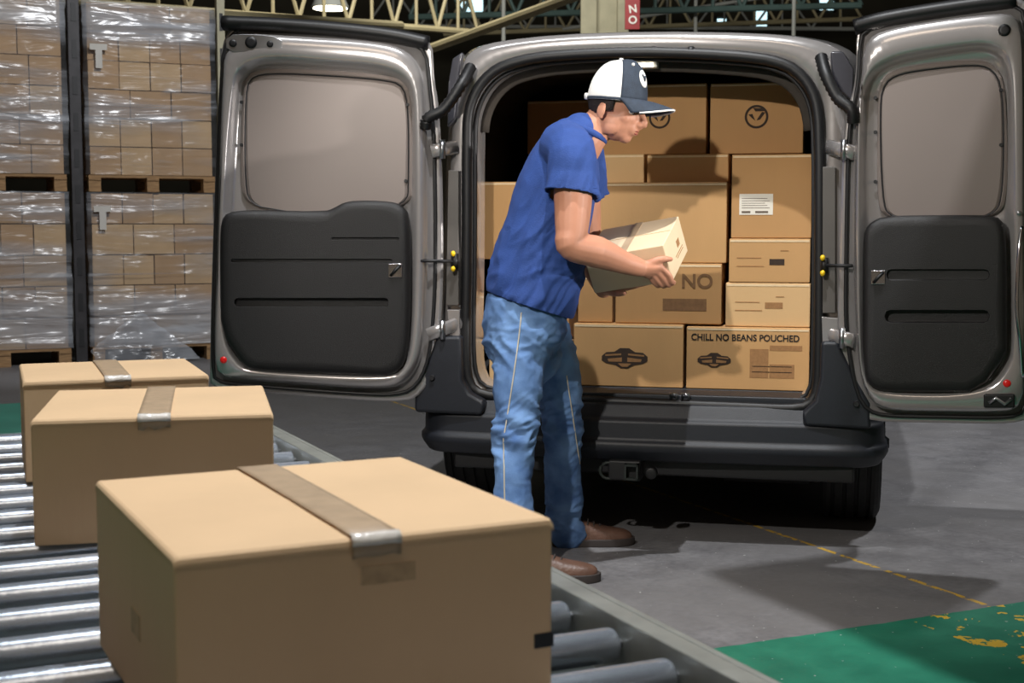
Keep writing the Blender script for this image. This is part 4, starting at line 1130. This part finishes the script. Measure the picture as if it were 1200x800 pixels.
# hair: short back and sides below the cap
V, F = [], []
nu, nv = 40, 12
for j in range(nv + 1):
    for i in range(nu + 1):
        az = R(78) + R(204) * i / nu; el = R(2) - R(48) * j / nv * (.55 + .45 * math.sin(math.pi * i / nu))
        q = hp(.002 + math.cos(az) * math.cos(el) * .095 * S, math.sin(az) * math.cos(el) * .0765 * S, .018 + math.sin(el) * .104 * S)
        V.append(q + (q - hp(0, 0, .02)).normalized() * (.0015 + .002 * noise.noise(q * 90)))
for j in range(nv):
    for i in range(nu):
        k = j * (nu + 1) + i; F.append((k, k + 1, k + nu + 2, k + nu + 1))
obj('hair', (V, F), 'hair_dark', man, smooth=True, solid=.005)

# --- cloth: remeshed shapes with folds
def folds(me, amp, fn, it=0):
    me.update()
    N_ = [v.normal.copy() for v in me.vertices]
    for v, n in zip(me.vertices, N_): v.co += n * (amp * fn(v.co))
    me.update()
def ridged(p, sc3, seed=0.):
    q = Vector((p.x * sc3[0] + seed, p.y * sc3[1], p.z * sc3[2])); return 1 - 2 * abs(noise.noise(q)) * 1.6
shirt = [limb([(620, 384, 4.64), (624, 345, 4.64), (631, 312, 4.64), (641, 270, 4.635), (652, 226, 4.63), (661, 193, 4.63), (670, 170, 4.63), (681, 158, 4.63)],
              [(.178, .150), (.178, .152), (.170, .149), (.165, .141), (.170, .132), (.172, .118), (.145, .095), (.095, .072)], 28, TL, hem=True)]
axR, axL = (eR - sR).normalized(), (eL - sL).normalized()
slR, slL = sR.lerp(eR, .47), sL.lerp(eL, .44)
for a0, s_, sl, e_ in (((662, 172, 4.54), sR, slR, eR), ((672, 172, 4.73), sL, slL, eL)):
    shirt.append(limb([a0, s_, s_.lerp(e_, .22), sl], [.085, .076, (.074, .080), (.076, .090)], 18, TL, hem2=True))
shme = remesh(join(*shirt), .0055, 5, 't_shirt')
hemc = pix(621, 356, 4.64); hemn = Vector((-.31, 0, -.95)).normalized()
# open hems: cut the closed ends of the cloth away
def open_hem(me, co, no, reach, ok=lambda v: True):
    bm = bmesh.new(); bm.from_mesh(me)
    vs = [v for v in bm.verts if (v.co - co).length < reach and ok(v.co)]
    sel = set(vs); fs = [f for f in bm.faces if all(v in sel for v in f.verts)]; es = [e_ for e_ in bm.edges if all(v in sel for v in e_.verts)]
    bmesh.ops.bisect_plane(bm, geom=vs + es + fs, plane_co=co, plane_no=no, clear_outer=True)
    bm.to_mesh(me); bm.free(); me.update()
    for p in me.polygons: p.use_smooth = True
open_hem(shme, hemc, hemn, .40)
open_hem(shme, slR - axR * .010, (axR + Vector((-.12, 0, 0))).normalized(), .125, lambda c: c.y < slR.y + .042)
open_hem(shme, slL - axL * .010, axL, .125, lambda c: c.y > slL.y - .042)
dgn = Vector((.62, 0, .78))
def shirt_fold(p):
    # long pulls running from the waist at the back up to the armpit, shorter creases at the belly and sleeve
    w1_ = Vector((noise.noise(p * 5), 0, noise.noise(p * 5 + Vector((9, 0, 0))))) * .05
    q = p + w1_
    along = q.x * .50 + q.z * .87; across = q.x * .87 - q.z * .50
    a = noise.noise(Vector((across * 17, p.y * 4, along * 3.2)))
    b = noise.noise(Vector((across * 34 + 7, p.y * 9 + 4, along * 8)))
    c = noise.noise(Vector((q.x * 9, p.y * 9, q.z * 30)))
    low = max(.15, min(1., (1.42 - p.z) / .22)); belly = math.exp(-((p.z - 1.0) / .1) ** 2)
    return (1 - 3.2 * abs(a)) * low + .45 * (1 - 3 * abs(b)) * low + .5 * (1 - 3 * abs(c)) * belly
folds(shme, .0088, shirt_fold)
sh = obj('t_shirt', shme, 'shirt_blue', man, solid=.004)
obj('sleeve_seam', tube([slR - axR * .028 + (TF * math.cos(t) * .087 + TL * math.sin(t) * .077) for t in [2 * math.pi * k / 30 for k in range(30)]], .0016, 6, closed=True), 'shirt_blue', sh, smooth=True)
obj('collar', tube([neckb + Vector((-.012, 0, .002)) + (TF * math.cos(t) * .068 + TL * math.sin(t) * .068) + Vector((0, 0, -.030 * math.cos(t) + .012)) for t in [2 * math.pi * k / 28 for k in range(28)]], [(.011, .006)] * 28, 8, (0, 0, 1), closed=True), 'shirt_blue', sh, smooth=True)
jeans = [limb([(617, 348, 4.64), (616, 370, 4.64), (614, 396, 4.64), (620, 416, 4.65)], [(.165, .137), (.172, .142), (.168, .138), (.12, .11)], 24, TL),
         limb(LEG_R, [.096, .086, .070, .063, .061, .066], 20), limb(LEG_L, [.090, .080, .068, .063, .063, .066], 20)]
jme = remesh(join(*jeans), .0055, 5, 'jeans')
def jean_fold(p):
    w_ = noise.noise(p * 6) * .04
    a = noise.noise(Vector((p.x * 7, p.y * 6, (p.z + w_) * 15 + p.x * 9))); b = noise.noise(Vector((p.x * 18, p.y * 16, (p.z + w_) * 34 - p.x * 14)))
    k = math.exp(-((p.z - .48) / .09) ** 2) + math.exp(-((p.z - .12) / .1) ** 2) + .6 * math.exp(-((p.z - .76) / .08) ** 2)
    return (1 - 3.2 * abs(a)) * (.40 + .9 * k) + .5 * (1 - 3 * abs(b)) * (.25 + k)
folds(jme, .0080, jean_fold)
je = obj('jeans', jme, 'denim', man)
# stitched side seam, back pocket, belt loop
def on_surface(me, p, d):
    """first hit on a mesh seen from p along d"""
    from mathutils.bvhtree import BVHTree
    if not hasattr(on_surface, 'c'): on_surface.c = {}
    if me.name not in on_surface.c: on_surface.c[me.name] = BVHTree.FromPolygons([v.co for v in me.vertices], [tuple(q.vertices) for q in me.polygons])
    h_ = on_surface.c[me.name].ray_cast(p, d); return h_[0]
side_d = Vector((.12, 1, 0)).normalized()
sp = []
for k in range(26):
    px = 611 - (611 - 590) * min(1, k / 14) ** 1.2 + max(0, k - 14) * .2; py = 366 + k * 10.6
    q = pix(px, py, 4.2); h_ = on_surface(jme, q, (pix(px, py, 5) - q).normalized())
    if h_: sp.append(h_ + Vector((0, -.001, 0)))
if len(sp) > 3: obj('side_seam', tube(sp, .0024, 6), 'denim_stitch', je, smooth=True)
sp2 = []
for k in range(20):
    px = 664 + k * 1.3; py = 440 + k * 8.6
    q = pix(px, py, 4.2); h_ = on_surface(jme, q, (pix(px, py, 5) - q).normalized())
    if h_ and h_.y > 4.66: sp2.append(h_ + Vector((0, -.001, 0)))
if len(sp2) > 3: obj('inner_seam', tube(sp2, .0022, 6), 'denim_stitch', je, smooth=True)
# --- shoes
def shoe(heel, ang, lift=0.):
    f = Vector((math.cos(ang), math.sin(ang), 0)); l = Vector((-f.y, f.x, 0)); u = Vector((0, 0, 1))
    b = Vector((heel.x, heel.y, lift))
    st = [(0, .028, .085), (.02, .036, .105), (.06, .040, .110), (.10, .042, .098), (.15, .046, .078), (.20, .050, .066), (.245, .047, .060), (.275, .036, .052), (.292, .018, .040)]
    RS = []
    for x, hw, hh in st:
        r = []
        for k in range(20):
            t = 2 * math.pi * k / 20; c_, s_ = math.cos(t), math.sin(t)
            r.append(b + f * x + l * (hw * (abs(c_) ** .8) * (1 if c_ > 0 else -1)) + u * (.022 + (hh - .022) * max(0, s_) ** .75))
        RS.append(r)
    upper = obj('shoe', rings(RS, True, True), 'leather_brown', man, smooth=True, sub=1)
    out = [(-.006, 0), (-.002, .026), (.02, .040), (.06, .043), (.11, .044), (.16, .050), (.21, .055), (.25, .051), (.28, .038), (.298, .018), (.303, 0)]
    P = out + [(x, -y) for x, y in out[-2:0:-1]]
    P = chaikin([Vector(p) for p in P], 1)
    obj('sole', rings([[b + f * p.x + l * p.y + u * z for p in P] for z in (.0, .012, .028)], True, True), 'sole_dark', upper, bevel=.003)
    for k in range(4):
        x = .10 + k * .022; z = .100 - k * .009
        obj('lace', tube(catmull([b + f * x - l * .028 + u * (z - .012), b + f * (x + .006) + u * (z + .003), b + f * x + l * .028 + u * (z - .012)], 4), .0028, 6), 'sole_dark', upper, smooth=True)
fr = pix(597, 688, 4.42); fl = pix(650, 645, 4.91)
shoe(Vector((fr.x, 4.425, 0)), R(-4)); shoe(Vector((fl.x - .006, 4.90, 0)), R(6))

# --- cap
CY = R(-20); CPt = R(-6)
cf = Vector((math.cos(CY) * math.cos(CPt), math.sin(CY) * math.cos(CPt), math.sin(CPt))); cl = Vector((-math.sin(CY), math.cos(CY), 0)); cu = cf.cross(cl)
CC = pix(723, 119, 4.62)
def cp(f, l, u): return CC + cf * f + cl * l + cu * u
cap = empty('cap', CC); setpar(cap, man)
af, al, au = .100, .088, .135
def dome(az, el, g=0.):
    k = math.cos(el) ** .88 if el < R(89.9) else 0
    lift = .018 * max(0, math.cos(az)) * math.sin(el) * math.cos(el) * 2
    return cp((af + g) * k * math.cos(az), (al + g) * k * math.sin(az), (au + g) * math.sin(el) + lift)
def dome_patch(a0, a1, n, m=14, g=0.):
    V, F = [], []
    for j in range(m + 1):
        for i in range(n + 1): V.append(dome(a0 + (a1 - a0) * i / n, R(90) * j / m, g))
    for j in range(m):
        for i in range(n):
            k = j * (n + 1) + i; F.append((k, k + 1, k + n + 2, k + n + 1))
    return V, F
FB = R(70)
obj('front_panel', dome_patch(-FB, FB, 22), 'cap_navy', cap, smooth=True, solid=.003)
obj('back_panel', dome_patch(FB, 2 * math.pi - FB, 34), 'cap_white', cap, smooth=True, solid=.003)
obj('sweat_band', tube([dome(2 * math.pi * k / 40, R(2), .0) for k in range(40)], [(.006, .003)] * 40, 6, cu, closed=True), 'cap_navy', cap, smooth=True)
obj('button', ell(cp(0, 0, au + .004), cf, cl, cu, .008, .008, .005, 12, 8), 'cap_white', cap, smooth=True)
obj('adjuster_strap', tube(catmull([dome(R(180 - 24), R(3), .004), dome(R(180), R(4), .012), dome(R(180 + 24), R(3), .004)], 5), [(.011, .004)] * 11, 8, cu), 'cap_white', cap, smooth=True)
for a_ in (-38, 38):
    q = dome(R(a_), R(52), .002); obj('eyelet', ell(q, cf, cl, cu, .006, .006, .006, 10, 8), 'cap_white', cap, smooth=True)
# emblem on the front
V, F = [], []
for j in range(6):
    for i in range(20):
        t = 2 * math.pi * i / 20; r = j / 5
        V.append(dome(R(-14) + R(15) * r * math.cos(t), R(29) + R(12) * r * math.sin(t), .003))
for j in range(5):
    for i in range(20): F.append((j * 20 + i, j * 20 + (i + 1) % 20, (j + 1) * 20 + (i + 1) % 20, (j + 1) * 20 + i))
emb = obj('emblem', (V, F), 'cap_white', cap, smooth=True, solid=.002)
obj('emblem_mark', tube([dome(R(-20), R(33), .006), dome(R(-14), R(28), .006), dome(R(-16), R(25), .006), dome(R(-9), R(31), .006)], .003, 6), 'cap_navy', emb, smooth=True)
# brim
V, F = [], []; nb, mb = 30, 8
def brim(i, j, dz=0.):
    th = R(-72) + R(144) * i / nb; r = j / mb
    a = dome(th, R(3)); fo = .098 * (math.cos(th) ** .7); droop = -.012 * r - .026 * (math.sin(th) ** 2) * r - .010 * r * r
    return a + cf * (fo * r) + cl * (math.sin(th) * .004 * r) + cu * (droop + dz)
for j in range(mb + 1):
    for i in range(nb + 1): V.append(brim(i, j))
for j in range(mb):
    for i in range(nb):
        k = j * (nb + 1) + i; F.append((k, k + 1, k + nb + 2, k + nb + 1))
br = obj('brim', (V, F), 'cap_navy', cap, smooth=True, solid=.004)
obj('brim_piping', tube([brim(i, mb, -.001) for i in range(2, nb - 1)], .0032, 8), 'cap_white', br, smooth=True)
